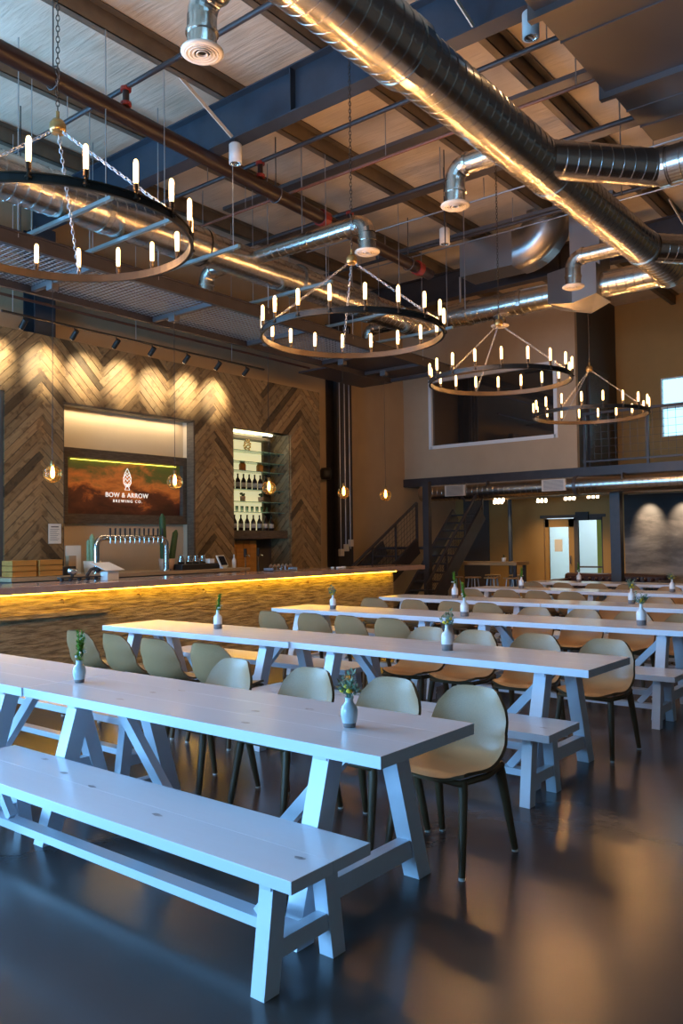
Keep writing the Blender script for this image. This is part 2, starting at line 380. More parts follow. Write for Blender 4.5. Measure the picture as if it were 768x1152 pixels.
# dark door on the return wall
d=thing('door_2','','');del d['label'];del d['category'];d['kind']='structure'
MB().box(MX,MX+.03,17.2,18.25,3.05,5.2).build('door_leaf','frame_wood',d)
m=MB();m.box(MX,MX+.05,17.1,17.2,3.05,5.3);m.box(MX,MX+.05,18.25,18.35,3.05,5.3);m.box(MX,MX+.05,17.2,18.25,5.2,5.3);m.build('door_frame','steel_dark',d)
MB().cyl((MX+.06,17.3,4.05),(MX+.06,17.45,4.05),.012).build('door_handle','brass',d)
# railing with wire grid
rl=thing('mezzanine_railing','dark steel railing with wire grid panels on the mezzanine edge','railing',(-3.2,YM+.05,3.05))
m=MB();x=-3.55
for i in range(8):
    p=MB();xx=-3.45+i*1.30;p.box(xx-.025,xx+.025,-.025,.025,0,1.12);p.build('post','steel_dark',rl)
MB().box(-3.5,7.1,-.03,.03,1.10,1.15).build('top_rail','steel_dark',rl)
MB().box(-3.5,7.1,-.02,.02,.10,.14).build('bottom_rail','steel_dark',rl)
g=MB()
for i in range(70): xx=-3.4+i*.15; g.box(xx-.003,xx+.003,-.003,.003,.12,1.10)
for i in range(1,7): g.box(-3.45,7.1,-.003,.003,.12+i*.15-.003,.12+i*.15+.003)
g.build('wire_grid','steel_dark',rl)
# mezzanine columns
tag(MB().box(-6.10,-5.90,YM-.1,YM+.1,0,2.86).build('mezzanine_post','steel_dark'),'square dark steel post under the mezzanine beside the mural','column')
tag(MB().cyl((-8.95,17.6,0),(-8.95,17.6,2.86),.05).build('mezzanine_post','steel_blue'),'slim round grey post behind the tall wooden table','column')
# wall panel left of door: dark openings
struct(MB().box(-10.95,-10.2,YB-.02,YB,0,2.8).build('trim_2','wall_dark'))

# side room behind the doors
w=MB();w.box(-9.3,-9.2,YB+.2,22.3,0,3);w.box(-5.7,-5.6,YB+.2,22.3,0,3);w.box(-9.3,-5.6,22.2,22.3,0,3);w.box(-9.3,-5.6,YB+.2,22.3,2.86,3)
struct(w.build('wall_room','bright_wall'))
struct(MB().box(-7.86,-7.0,20.2,20.3,0,2.86).build('wall_room_green','green_wall'))
dr=thing('door_1','','');del dr['label'];del dr['category'];dr['kind']='structure'
m=MB();x0,x1=-8.68,-7.93
for a in ((x0,x0+.10,0,2.05),(x1-.14,x1,0,2.05),(x0,x1,0,.28),(x0,x1,1.85,2.05)): m.box(a[0],a[1],YB+.03,YB+.09,a[2],a[3])
m.build('door_leaf','ochre',dr)
MB().box(x0+.1,x1-.14,YB+.055,YB+.062,.28,1.85).build('door_glass','clear_glass',dr)
MB().box(x1-.1,x1-.07,YB-.02,YB+.03,.95,1.15).build('door_handle','chrome',dr)
MB().box(x0+.25,x0+.45,YB+.02,YB+.03,1.25,1.55).build('notice','paper',dr)
m=MB()
m.box(-7.93,-7.83,YB+.02,YB+.10,0,2.07);m.box(-7.25,-7.21,YB+.02,YB+.10,0,2.07);m.box(-7.93,-7.21,YB+.02,YB+.1,2.0,2.07);m.box(-7.83,-7.25,YB+.04,YB+.08,.86,.90);m.box(-8.78,-7.13,YB-.03,YB,2.07,2.14)
m.build('door_frame','wall_dark',dr)
tag(MB().bbox(-7.85,-7.53,YB-.08,YB-.03,2.0,2.2).build('exit_sign_box','black'),'small dark sign box above the doorway','sign')
s=thing('lounge_seat','pale upholstered seat glimpsed through the doorway','seat',(-7.3,19.8,0))
MB().bbox(-.4,.4,-.3,.3,.1,.45,.05).build('seat','paper',s);MB().bbox(-.4,.4,.2,.35,.45,.8,.05).build('backrest','paper',s)

# mural
mur=MB().box(-6.68,3.4,YB-.04,YB-.005,.35,2.62)
mu=mur.build('wall_mural',picture_mat('storm_cloud_print',[(.0,(.012,.009,.008)),(.45,(.03,.024,.021)),(.68,(.11,.09,.08)),(1.0,(.34,.29,.25))],scale=.9,stretch=(.6,1,2.2),grad=(3.2,.5),rough=.65))
tag(mu,'large dark grey storm cloud mural on the wall under the mezzanine','mural')
# sofa
so=thing('tufted_sofa','dark tufted leather sofa in front of the doorway under the mezzanine','sofa',(-6.6,17.6,0))
MB().bbox(-1.1,1.1,-.42,.42,.12,.44,.05).build('seat','leather',so)
m=MB();m.bbox(-1.15,1.15,.25,.48,.3,.78,.07)
for i in range(14):
    for k in range(2): m.ball((-1.0+i*.155,.25,.5+k*.15),.045,6)
m.build('backrest','leather',so)
for sx in (-1,1): MB().bbox(sx*1.12-.1,sx*1.12+.1,-.42,.45,.12,.66,.06).build('armrest','leather',so)
for sx in (-1,1):
    for sy_ in (-1,1): MB().cyl((sx*1.0,sy_*.35,0),(sx*1.0,sy_*.35,.13),.025).build('leg','steel_dark',so)

# under-mezzanine duct with grilles
def spiral(m,p0,p1,r,n=24,step=.13,ridge=.005):
    p0=Vector(p0);p1=Vector(p1);L=(p1-p0).length;d=(p1-p0)/L
    m.tube([p0,p1],r,n,caps=False);t=step
    while t<L-.02:
        m.tube([p0+d*(t-.008),p0+d*(t-.003),p0+d*(t+.003),p0+d*(t+.008)],[r-.001,r+ridge,r+ridge,r-.001],n,caps=False,smooth=True);t+=step
def collars(parent,mt,lst):
    for a in lst:
        q=MB();collar(q,*a);q.build('collar',mt,parent)
def collar(m,p,d,r,wd=.05,n=24):
    p=Vector(p);d=Vector(d).normalized();m.tube([p-d*wd/2,p-d*wd/2,p+d*wd/2,p+d*wd/2],[r-.01,r+.012,r+.012,r-.01],n,caps=False,smooth=False)
du=thing('spiral_duct','long horizontal spiral duct along the mezzanine edge with two square grilles','duct',(-4.5,16.2,2.66))
m=MB();spiral(m,(-6.0,0,0),(7.5,0,0),.185);m.build('duct_pipe','galv',du)
collars(du,'galv_dull',[((x,0,0),(1,0,0),.185,.07) for x in (-4.85,-2.2,.6,3)])
for x in (-5.0,-2.63):
    gq=MB();gq.box(x-.26,x+.26,-.2,-.15,-.10,.14);gq.build('grille','diffuser',du)
    gl=MB()
    for i in range(9): gl.box(x-.22,x+.22,-.207,-.2,-.075+i*.023,-.066+i*.023)
    gl.build('grille_slats','galv_dull',du)
for x in (-4.2,-1.2,1.8): MB().box(x-.01,x+.01,-.18,.18,.0,.20).build('hanger','steel_dark',du)

# under mezz small lamps & pipes
for i,(x,y) in enumerate([(-8.9,17.0),(-8.4,18.2),(-7.45,17.6),(-6.75,17.2),(-9.4,17.9)]):
    l=thing('spotlight_cluster','small lit spotlight cluster under the mezzanine, '+['left of the slim round post','above the glazed door','above the doorway','left of the square post','farthest left by the stairs'][i],'lamp',(x,y,2.60),0,'spotlight clusters under the mezzanine')
    MB().cyl((0,0,0),(0,0,.26),.008,6).build('stem','steel_dark',l)
    MB().box(-.14,.14,-.02,.02,-.1,0).build('bar','steel_dark',l)
    for k in (-.1,0,.1): MB().cyl((k,-.03,-.16),(k,0,-.08),.032,10).build('lamp_head','spot_lens',l)
for i,(p0,p1,r,mm) in enumerate([((-9.8,17.0,2.52),(-4.0,17.3,2.52),.04,'table_maple'),((-9.5,18,2.56),(-2,18,2.56),.03,'copper_pipe'),((-6,17.2,2.50),(3,17.8,2.50),.03,'rod')]):
    tag(MB().cyl(p0,p1,r,10).build('ceiling_pipe',mm),['thick tan pipe','thin rusty pipe','thin pale pipe'][i]+' hung below the mezzanine floor','pipe')
for i in range(6):
    x=-6.1+i*.75
    l=thing('track_spotlight','small track spotlight above the storm mural, '+['leftmost','second from left','third from left','fourth from left','fifth from left','rightmost'][i],'lamp',(x,YB-.6,2.86),0,'spotlights above the mural')
    MB().cyl((0,0,.0),(0,0,-.1),.01,6).build('stem','black',l)
    MB().cyl((0,-.03,-.10),(0,.06,-.19),.035,10).build('lamp_head','black',l)

# ------------------------------------------------------------------ plank wall
def clip(poly,a,b,c):   # keep a*x+b*y<=c
    out=[]
    for i in range(len(poly)):
        p,q=poly[i],poly[(i+1)%len(poly)];dp=a*p[0]+b*p[1]-c;dq=a*q[0]+b*q[1]-c
        if dp<=0: out.append(p)
        if dp*dq<0: t=dp/(dp-dq);out.append((p[0]+(q[0]-p[0])*t,p[1]+(q[1]-p[1])*t))
    return out
def chevrons(rects,cols,w,xface,zlo,zhi,flip=False):
    """plank boxes in plane x=xface laid in slanting columns (y0,y1,sign), cut to the rects (y0,y1,z0,z1)"""
    m=MB();tones=[];uvs=[];c=math.sqrt(.5);dz=w/c
    for ci,(ya,yb,sg) in enumerate(cols):
        ym=(ya+yb)/2;hl=(yb-ya)/2/c+w*.5
        ld=Vector((c,c*sg));wd=Vector((-ld.y,ld.x))
        for k in range(int((zlo-2)/dz),int((zhi+2)/dz)):
            zc=k*dz+(ci%2)*dz*.5;g=.0048
            ctr=Vector((ym,zc));P=[ctr+ld*(a*(hl-g))+wd*(b_*(w/2-g)) for a,b_ in ((-1,-1),(1,-1),(1,1),(-1,1))]
            P=[(p.x,p.y) for p in P];ys=[p[0] for p in P];zs=[p[1] for p in P]
            if max(zs)<zlo or min(zs)>zhi: continue
            rnd=random.Random(ci*1000+k*7+13)
            tone=rnd.choice([.68,.78,.88,.95,1.0,1.05,1.15,1.3])
            if rnd.random()<.05: tone=.3
            hue=rnd.uniform(-.06,.05);th=.018+rnd.uniform(0,.003)+(.007 if sg>0 else 0)
            colr=(.30*tone*(1+hue),.205*tone,.100*tone*(1-hue),1)
            o=P[0]
            for (y0,y1,z0,z1) in rects:
                if max(ys)<y0 or min(ys)>y1 or max(zs)<z0 or min(zs)>z1: continue
                Q=P
                for pl in ((-1,0,-y0),(1,0,y1),(0,-1,-z0),(0,1,z1)):
                    Q=clip(Q,*pl)
                    if len(Q)<3: break
                if len(Q)<3: continue
                nf=len(m.f);m.prism([(xface,p[0],p[1]) for p in Q],[(xface+th,p[0],p[1]) for p in Q])
                for fi in range(nf,len(m.f)):
                    tones.append(colr)
                    uvs.append([(Vector((m.v[v][1]-o[0],m.v[v][2]-o[1])).dot(ld)+ci*7+k*3.1,Vector((m.v[v][1]-o[0],m.v[v][2]-o[1])).dot(wd)+k*1.7+ci*5) for v in m.f[fi]])
    return m,tones,uvs
def finish_planks(m,tones,uvs,name,parent):
    o=m.build(name,'plank',parent);me=o.data
    ca=me.color_attributes.new('tone','FLOAT_COLOR','CORNER');ul=me.uv_layers.new(name='UVMap');i=0
    for fi,p in enumerate(me.polygons):
        for k,li in enumerate(p.loop_indices):
            ca.data[li].color=tones[fi];ul.data[li].uv=uvs[fi][k]
    return o
PZ=4.53
OY0,OY1=6.63,9.10; NY0,NY1,NZ0,NZ1=9.99,11.48,1.63,3.60
rects=[(5.73,OY0,0,PZ),(OY0,OY1,3.62,PZ),(OY1,NY0,0,PZ),(NY0,NY1,NZ1,PZ),(NY1,12.35,0,PZ),(3.0,5.73,3.66,PZ)]
pw=struct(MB().box(XW-.012,XW-.004,5.73,6.6,0,PZ).build('wall_bar','frame_wood'))
COLS=[(2.0,3.1,1),(3.1,4.15,-1),(4.15,5.2,1) if False else (4.15,5.2,-1),(5.2,6.25,1),(6.25,7.3,-1),(7.3,7.94,1),(7.94,8.55,-1),(8.55,9.52,1),(9.52,10.74,-1),(10.74,11.77,1),(11.77,12.6,-1)]
mm_,t_,u_=chevrons(rects,COLS,.111,XW-.018,0,PZ)
finish_planks(mm_,t_,u_,'herringbone_planks',pw)
# backing of the wall with openings, jambs
m=MB()
for (a,b,c_,d_) in rects: m.box(XW-.16,XW-.02,a,b,c_,d_)
m.build('wall_core','wall_dark',pw)
# big opening recess
m=MB();m.box(XW-.34,XW-.30,OY0-.6,OY1+.3,0,3.9);m.build('recess_back','wall_beige',pw)
m=MB();m.box(XW-.30,XW-.16,OY1+.0,OY1+.04,0,3.62);m.box(XW-.30,XW-.16,OY0-.04,OY0,0,3.62);m.box(XW-.30,XW-.16,OY0,OY1,3.62,3.66);m.build('recess_side','wall_beige',pw)
m=MB();m.box(XW-.17,XW+.004,OY1-.03,OY1,0,3.62);m.box(XW-.17,XW+.004,OY0,OY0+.01,0,3.62);m.box(XW-.17,XW+.004,OY0,OY1,3.59,3.62);m.build('opening_jamb','frame_wood',pw)
# dark bay to the left
m=MB();m.box(XW-.5,XW-.46,3.0,5.7,0,3.7);m.box(XW-.46,XW-.02,5.69,5.73,0,3.66);m.build('dark_bay','wall_dark',pw)
# niche
m=MB();ND=.5
m.box(XW-ND-.03,XW-ND,NY0-.05,NY1-.25,NZ0,3.65);m.build('niche_back_glow','niche_back_glow',pw);m=MB();m.box(XW-ND-.03,XW-ND,NY1-.25,NY1+.05,NZ0,3.65);m.build('niche_back','wall_dark',pw)
rj=[(XW-.5,XW-.02,0,0)]
jm,tt,uu=chevrons([(-.5,-.02,0,3.60)],[(-.55,.05,1)],.111,0,0,3.6)
for i,v in enumerate(jm.v): jm.v[i]=(XW+v[1],NY1+.0-v[0]+.0,v[2])
finish_planks(jm,tt,uu,'niche_side_planks',pw)
m=MB();m.box(XW-ND,XW-.02,NY0,NY1,NZ1,NZ1+.04);m.box(XW-ND,XW-.02,NY0-.03,NY0,0,3.62);m.build('niche_lining','wall_beige',pw)
m=MB();m.box(XW-ND+.02,XW-ND+.07,NY1-.30,NY1-.25,NZ0,3.52);m.box(XW-ND+.01,XW-.28,NY0,NY1-.25,3.47,3.53);m.build('niche_frame','frame_wood',pw)
MB().box(XW-.22,XW-.16,NY0+.03,NY1-.32,3.56,3.575).build('shelf_light','led_white',pw)
# lower niche: cabinet door
cb=thing('tap_cabinet','pale wooden cabinet front below the lit bottle niche','cabinet',(XW-.3,10.0,0))
m=MB()
for i in range(5): m.bbox(-.02,.0,.0+i*.17,.165+i*.17,.0,1.60,.004)
m.build('door','crate',cb);MB().box(-.18,-.02,0,.85,0,1.58).build('carcass','frame_wood',cb)
struct(MB().box(XW-.56,XW-.50,10.0,11.5,0,1.8).build('wall_niche','wall_dark'))
tag(MB().bbox(XW-.48,XW-.06,NY0+.02,NY1-.03,1.63,1.78).build('thick_shelf','frame_wood'),'thick dark wooden shelf at the bottom of the lit niche','shelf')

# glass shelves
zs=[3.20,2.90,2.67,2.28,2.05,1.88+.0]
SH=[3.21,2.92,2.66,2.31,2.12,1.965+.0]
shelf_z=[3.17,2.87,2.63,2.26,1.98+.0]
shelf_z=[3.24,3.04,2.87,2.53,2.31,2.12]
names=['topmost','second from the top','third from the top, under the amber jars','fourth from the top, under the upper bottles','fifth from the top','lowest, under the drinking glasses']
for z,nm in zip(shelf_z,names):
    s=thing('glass_shelf','green-edged glass shelf in the lit niche, '+nm,'shelf',(XW-.28,NY0+.02,z),0,'glass shelves in the niche')
    MB().box(-.18,.14,0,NY1-NY0-.05,-.012,0).build('shelf_panel','shelf_glass',s)
    m=MB();m.box(-.02,.02,NY1-NY0-.05,NY1-NY0-.03,-.04,0);m.build('bracket','steel_dark',s)
def bottle_mesh():
    m=MB();m.lathe([(.001,0),(.045,0),(.048,.01),(.048,.16),(.03,.2),(.016,.225),(.015,.27),(.018,.275),(.018,.29),(.001,.29)],12);return m.mesh('bottle','bottle')
bme=bottle_mesh();lme=MB().lathe([(.049,.05),(.0495,.05),(.0495,.13),(.049,.13)],12).mesh('bottle_label','label')
def put_bottle(y,z,x,label,group):
    o=bpy.data.objects.new('growler_bottle',bme);COL.objects.link(o);o.location=(x,y,z);tag(o,label,'bottle',group)
    l=bpy.data.objects.new('bottle_label',lme);COL.objects.link(l);l.parent=o;l.rotation_euler=(0,0,random.random())
ordn=['leftmost','second from left','third from left','fourth from left','fifth from left','sixth from left','seventh from left','eighth from left','rightmost']
for i in range(8): put_bottle(NY0+.10+i*.145,2.53,XW-.30,'dark bottle in the upper row of the lit niche, '+(ordn[i] if i<7 else 'rightmost'),'dark bottles in the upper niche row')
for i in range(8): put_bottle(NY0+.12+i*.16,1.78,XW-.28,'dark bottle in the bottom row of the lit niche, '+(ordn[i] if i<7 else 'rightmost'),'dark bottles in the bottom niche row')
for i in range(9):
    m=MB();m.lathe([(.001,0),(.025,0),(.03,.11),(.027,.11),(.022,.01),(.001,.01)],10)
    o=m.build('drinking_glass','clear_glass',loc=(XW-.30,NY0+.10+i*.13,2.12));tag(o,'clear drinking glass on the lowest glass shelf of the niche, '+ordn[i],'glass','drinking glasses in the niche')
for i,(y,z) in enumerate([(10.50,2.87),(10.95,2.87)]):
    j=thing('amber_jar',['left','right'][i]+' amber jar on the middle glass shelf of the niche','jar',(XW-.30,y,z),0,'amber jars')
    MB().lathe([(.001,0),(.06,0),(.065,.02),(.065,.12),(.045,.15),(.001,.15)],14).build('jar_body','amber_liquid',j);MB().lathe([(.04,.15),(.048,.15),(.048,.175),(.001,.175)],12).build('lid','brass',j)
def pinecone(m,c,h,r,n=26):
    for i in range(n):
        t=i/n;a=i*2.4;rr=r*math.sin(PI*(.12+.8*t))
        m.ball((c[0]+rr*math.cos(a),c[1]+rr*math.sin(a),c[2]+h*t+r*.15),r*.33,5)
for i,y in enumerate((10.50,10.97)):
    t=thing('small_planter',['left','right'][i]+' small dark succulent pot on the glass shelf below the upper bottles','plant',(XW-.30,y,2.31))
    MB().lathe([(.001,0),(.045,0),(.055,.10),(.045,.10)],12).build('pot','pot',t);m=MB()
    for k in range(9): m.ball((random.uniform(-.035,.035),random.uniform(-.035,.035),.11+random.uniform(0,.05)),.02,5)
    m.build('foliage','leaf_dark',t)
o=MB();pinecone(o,(0,0,0),.22,.06);tag(o.build('carved_figure','brass',loc=(XW-.30,10.63,3.24)),'small brass coloured figure on the topmost glass shelf','figurine')

# TV-like sign panel
sg=thing('brewery_sign','framed cloud print sign with white logo and BOW & ARROW lettering','sign',(XW-.24,7.93,2.44))
fy0,fy1=-1.22,1.17
m=MB();m.bbox(-.06,.05,fy0,fy1,.42,.56);m.bbox(-.06,.05,fy0,fy1,-.56,-.42);m.bbox(-.06,.05,fy0,fy0+.12,-.42,.42);m.bbox(-.06,.05,fy1-.10,fy1,-.42,.42)
m.build('frame','frame_wood',sg)
pic=MB().box(-.05,-.03,fy0+.12,fy1-.1,-.42,.42)
pic.build('cloud_print',picture_mat('sunset_cloud_print',[(.0,(.03,.006,.003)),(.32,(.10,.022,.008)),(.45,(.42,.11,.02)),(.58,(.62,.19,.035)),(.72,(.38,.14,.03)),(.85,(.11,.10,.02)),(1.0,(.08,.10,.02))],scale=1.9,stretch=(1,1,2.2),grad=(-.42,.42),rough=.5,estr=.22),sg)  # print also given a faint glow of its own to lighten the clouds
MB().box(-.02,.0,fy0+.2,fy1-.2,.395,.402).build('picture_light','led_dim',sg)
def put_text(txt,size,y,z,space):
    me=text_mesh(txt,size,.003,space);me.materials.clear();me.materials.append(M['sign_white'])
    o=bpy.data.objects.new('lettering',me);COL.objects.link(o);o.parent=sg;o.matrix_local=Matrix(((0,0,1,-.022),(1,0,0,y),(0,1,0,z),(0,0,0,1)))
put_text('BOW & ARROW',.104,.0,-.145,1.1);put_text('BREWING CO.',.062,.01,-.225,1.5)
m=MB()
def seg(a,b,t=.007): m.bar((-.02,a[0]*.85,a[1]*.85),(-.02,b[0]*.85,b[1]*.85),.006,t,up=(0,0,1)) if abs(a[0]-b[0])>1e-4 or True else None
out=[(0,.37),(.05,.29),(.085,.19),(.08,.10),(.03,.02),(.055,-.03),(-.055,-.03),(-.03,.02),(-.08,.10),(-.085,.19),(-.05,.29),(0,.37)]
for a,b in zip(out,out[1:]): seg(a,b)
for z in (.22,.15): seg((-.08,z-.03),(-.04,z+.04));seg((-.04,z+.04),(0,z-.02));seg((0,z-.02),(.04,z+.04));seg((.04,z+.04),(.08,z-.03))
for a,b in (((-.08,.10),(0,.04)),((.08,.10),(0,.04)),((-.05,.12),(0,.06)),((.05,.12),(0,.06)),((-.04,.08),(.03,.02)),((.04,.08),(-.03,.02)),((-.03,.30),(0,.26)),((.03,.30),(0,.26))): seg(a,b)
m.build('logo','sign_white',sg)

# notice on planks
n=thing('paper_notice','paper notice pinned on the planks left of the bar opening','notice',(XW+.011,6.485,1.72))
MB().box(0,.004,-.10,.10,-.14,.14).build('sheet','paper',n)
m=MB();m.box(.004,.005,-.06,.06,.09,.105)
for i in range(8): m.box(.004,.005,-.075,.07-.02*(i%3),.06-i*.022,.065-i*.022)
m.build('printed_lines','ink',n)

# ------------------------------------------------------------------ bar
bar=thing('bar_counter','long bar with rough stone front glowing yellow under its brown top','bar counter',(-8.45,0,0))
MB().box(-.62,0,1.0,12.04,0,1.03).build('bar_front','bar',bar)
MB().bbox(-.66,.22,.8,12.76,1.03,1.11,.005).build('counter_top','counter',bar)
MB().box(.07,.10,1.0,12.0,1.012,1.028).build('led_strip','led',bar)
MB().box(.0,.06,1.0,6.0,.74,.79).build('relief_band','bar',bar)
for i in range(9):
    y=3.2+i*1.08
    m=MB();m.cyl((0,y,.93),(.05,y,.93),.008,8);m.tube([(.05,y,.93),(.065,y,.91),(.06,y,.89),(.045,y,.89)],.006,6);m.build('bag_hook','brass',bar)
lg=thing('back_ledge','pale wooden service ledge along the plank wall behind the bar','shelf counter',(XW,0,0))
MB().bbox(.06,.78,5.40,9.60,1.10,1.15,.004).build('ledge_top','ledge',lg)
MB().box(.12,.70,5.45,9.45,0,1.10).build('cabinet_body','wall_dark',lg)

LZ=1.15
# crates
for i,(y,x,rows) in enumerate([(5.68,-9.92,3),(6.05,-9.90,3)]):
    m=MB();L_=.36
    for k in range(3): m.bbox(-.13,.13,-.17,.17,.004+k*.072,.070+k*.072,.004)
    o=m.build('wooden_box','crate',loc=(x,y,LZ));tag(o,['left','right'][i]+' orange pine box on the ledge at the far left of the bar','box','pine boxes on the ledge')
tag(MB().bbox(-.09,.09,-.10,.10,0,.12,.01).build('card_reader','black',loc=(-9.85,6.32,LZ)),'small black box beside the pine boxes on the ledge','box')
o=thing('sheet_stand','white sheet standing on the ledge behind the pale pot','notice',(-10.1,6.60,LZ))
MB().box(-.01,0,-.12,.12,0,.40).build('sheet','paper',o);MB().box(-.05,.03,-.1,.1,0,.02).build('foot','white',o)
tag(MB().bbox(-.04,.04,-.06,.06,0,.26,.005).build('menu_holder','ledge',loc=(-9.95,6.46,LZ)),'narrow pale menu holder on the ledge','menu holder')
def potted(name,label,x,y,z,kind):
    t=thing(name,label,'plant',(x,y,z))
    MB().lathe([(.001,0),(.10,0),(.125,.18),(.11,.18),(.1,.16),(.001,.16)],18).build('pot','paper' if kind==0 else 'pot',t)
    m=MB()
    if kind==0:
        for k,(a,b,h,r) in enumerate([(0,0,.42,.035),(.04,.03,.30,.028),(-.03,-.04,.34,.028),(.0,.05,.24,.025)]): m.tube([(a,b,.14),(a,b,.2),(a,b,.14+h*.9),(a,b,.14+h)],[r,r,r,.008],9)
        m.build('cactus_stems','cactus_pale',t)
    else:
        for k,(a,b,h,r,lean) in enumerate([(0,-.05,.75,.055,-.03),(0,.07,.5,.05,.10)]):
            m.tube([(a,b,.12),(a,b+lean*.3,.2),(a,b+lean,.12+h*.9),(a,b+lean*1.2,.12+h)],[r*.8,r,r*.9,.015],10)
        m.build('cactus_stems','cactus',t)
potted('potted_cactus','pale slender cactus in a cream pot left of the tap tower',-9.95,6.80,LZ,0)
potted('potted_cactus','tall dark green cactus right of the beer taps',-9.95,8.13,LZ,1)
# tap tower on ledge
tt_=thing('beer_tap_tower','chrome bridge tap tower with a row of black tap handles','beer taps',(-9.85,7.42,LZ))
m=MB();hh=.50
for s_ in (-1,1): m.cyl((0,s_*.62,0),(0,s_*.62,.02),.07,16)
pts=[(0,-.62,0),(0,-.62,hh-.12)]+[(0,-.62+.12-.12*math.cos(a),hh-.12+.12*math.sin(a)) for a in [PI/8*i for i in range(1,5)]]
pts+=[(0,.62-.12+.12*math.sin(a),hh-.12+.12*math.cos(a)) for a in [PI/8*i for i in range(0,5)]]+[(0,.62,0)]
m.tube(pts,.042,14);m.build('bridge_pipe','chrome',tt_)
for i in range(12):
    y=-.46+i*.084
    t=MB();t.cyl((0,y,hh),(.10,y,hh),.012,8);t.tube([(.10,y,hh+.02),(.11,y,hh-.02),(.10,y,hh-.08)],.009,8);fo=t.build('faucet','chrome',tt_)
    t=MB();t.tube([(.10,y,hh+.02),(.10,y,hh+.05),(.10,y,hh+.14)],[.006,.012,.014],8);t.build('tap_handle','black',fo)
# stuff
o=thing('espresso_station','black coffee brewing tray with glass pots on the ledge','coffee station',(-9.85,8.63,LZ))
MB().bbox(-.16,.16,-.42,.36,0,.09,.01).build('tray','black',o)
for k,y in enumerate((-.3,-.14,0,.14)):
    MB().lathe([(.001,.09),(.05,.09),(.06,.14),(.035,.2),(.04,.22)],12,c=(0,y,0)).build('glass_pot','chrome',o)
MB().box(-.1,.1,.2,.3,.09,.16).build('printer','white',o)
o=thing('pos_tablet','white point of sale tablet tilted on its stand','tablet',(-9.72,9.06,LZ),.3)
mtx=Matrix.Rotation(-.45,4,'Y')
a=MB().bbox(-.012,.012,-.12,.12,0,.20,.005).xf(mtx);a.build('tablet','white',o,loc=(.05,0,.03));a=MB().box(.012,.014,-.095,.095,.02,.18).xf(mtx);a.build('screen','screen',o,loc=(.05,0,.03));MB().bbox(-.08,.06,-.07,.07,0,.04,.005).build('stand','white',o)
# on far side / service items at the right
o=thing('soap_bottle','white plastic bottle standing right of the tablet','bottle',(-9.75,9.36,LZ));MB().lathe([(.001,0),(.035,0),(.035,.12),(.015,.16),(.012,.18)],12).build('body','white',o);MB().cyl((0,0,.18),(0,0,.22),.012).build('cap','white',o)
# second counter piece behind niche (with stub taps)
for i,y in enumerate((9.62,9.93)):
    o=thing('water_tap','chrome water tap standing before the pale cabinet, '+['left','right'][i],'tap',(-9.75,y,0),0,'water taps');
    MB().bbox(-.05,.05,-.05,.05,0,1.05,.01).build('pedestal','steel_dark',o);MB().tube([(0,0,1.05),(0,0,1.32),(.05,0,1.36),(.10,0,1.33)],.012,8).build('spout','chrome',o);MB().bbox(-.02,.02,-.02,.02,1.32,1.46,.004).build('tap_handle','black',o)
# glasses tray on the bar
BZ=1.11
o=thing('glass_rack','overturned tasting glasses in a low metal rack on the bar','glass rack',(-8.8,9.46,BZ),0)
m=MB();m.box(-.1,.1,-.28,.28,.0,.015);m.box(-.1,.1,-.28,-.27,0,.05);m.box(-.1,.1,.27,.28,0,.05);m.build('rack','rod',o)
for k in range(6): MB().lathe([(.03,.015),(.035,.05),(.03,.11),(.001,.11)],10,c=(0,-.22+k*.088,0)).build('glass','clear_glass',o)
o=thing('bar_caddy','dark metal caddy with a glass bowl on the left end of the bar','caddy',(-8.75,5.80,BZ))
m=MB()
for k in range(5): m.ball((0,-.24+k*.12,.03),.028,6);
m.box(-.04,.04,-.28,.28,.045,.06);m.tube([(0,.1,.06),(0,.16,.14),(0,.24,.16)],.02,8);m.ball((0,.26,.14),.04,8);m.build('rack','steel_dark',o)
MB().lathe([(.001,.06),(.02,.06),(.02,.09),(.06,.11),(.065,.16),(.06,.16)],14,c=(0,-.1,0)).build('bowl','chrome',o)
for i,(y,s_) in enumerate([(6.15,1.0)]):
    o=thing('menu_card','white folded menu card and stand on the bar before the taps','menu',(-8.7,y+.05,BZ),.2)
    MB().bbox(-.06,.06,-.10,.10,0,.11,.004).build('stand','white',o);a=MB().box(-.14,.14,-.17,.17,0,.006).xf(Matrix.Rotation(.35,4,'Y'));a.build('sheet','white',o,loc=(-.02,-.02,.17))
o=thing('crumpled_cloth','small crumpled lilac cloth on the right end of the bar','cloth',(-8.6,10.7,BZ))
m=MB()
for k in range(7): m.ball((random.uniform(-.06,.06),-.13+k*.045,.015),.03,6,(1.2,1,.5))
m.build('cloth_folds','white',o)

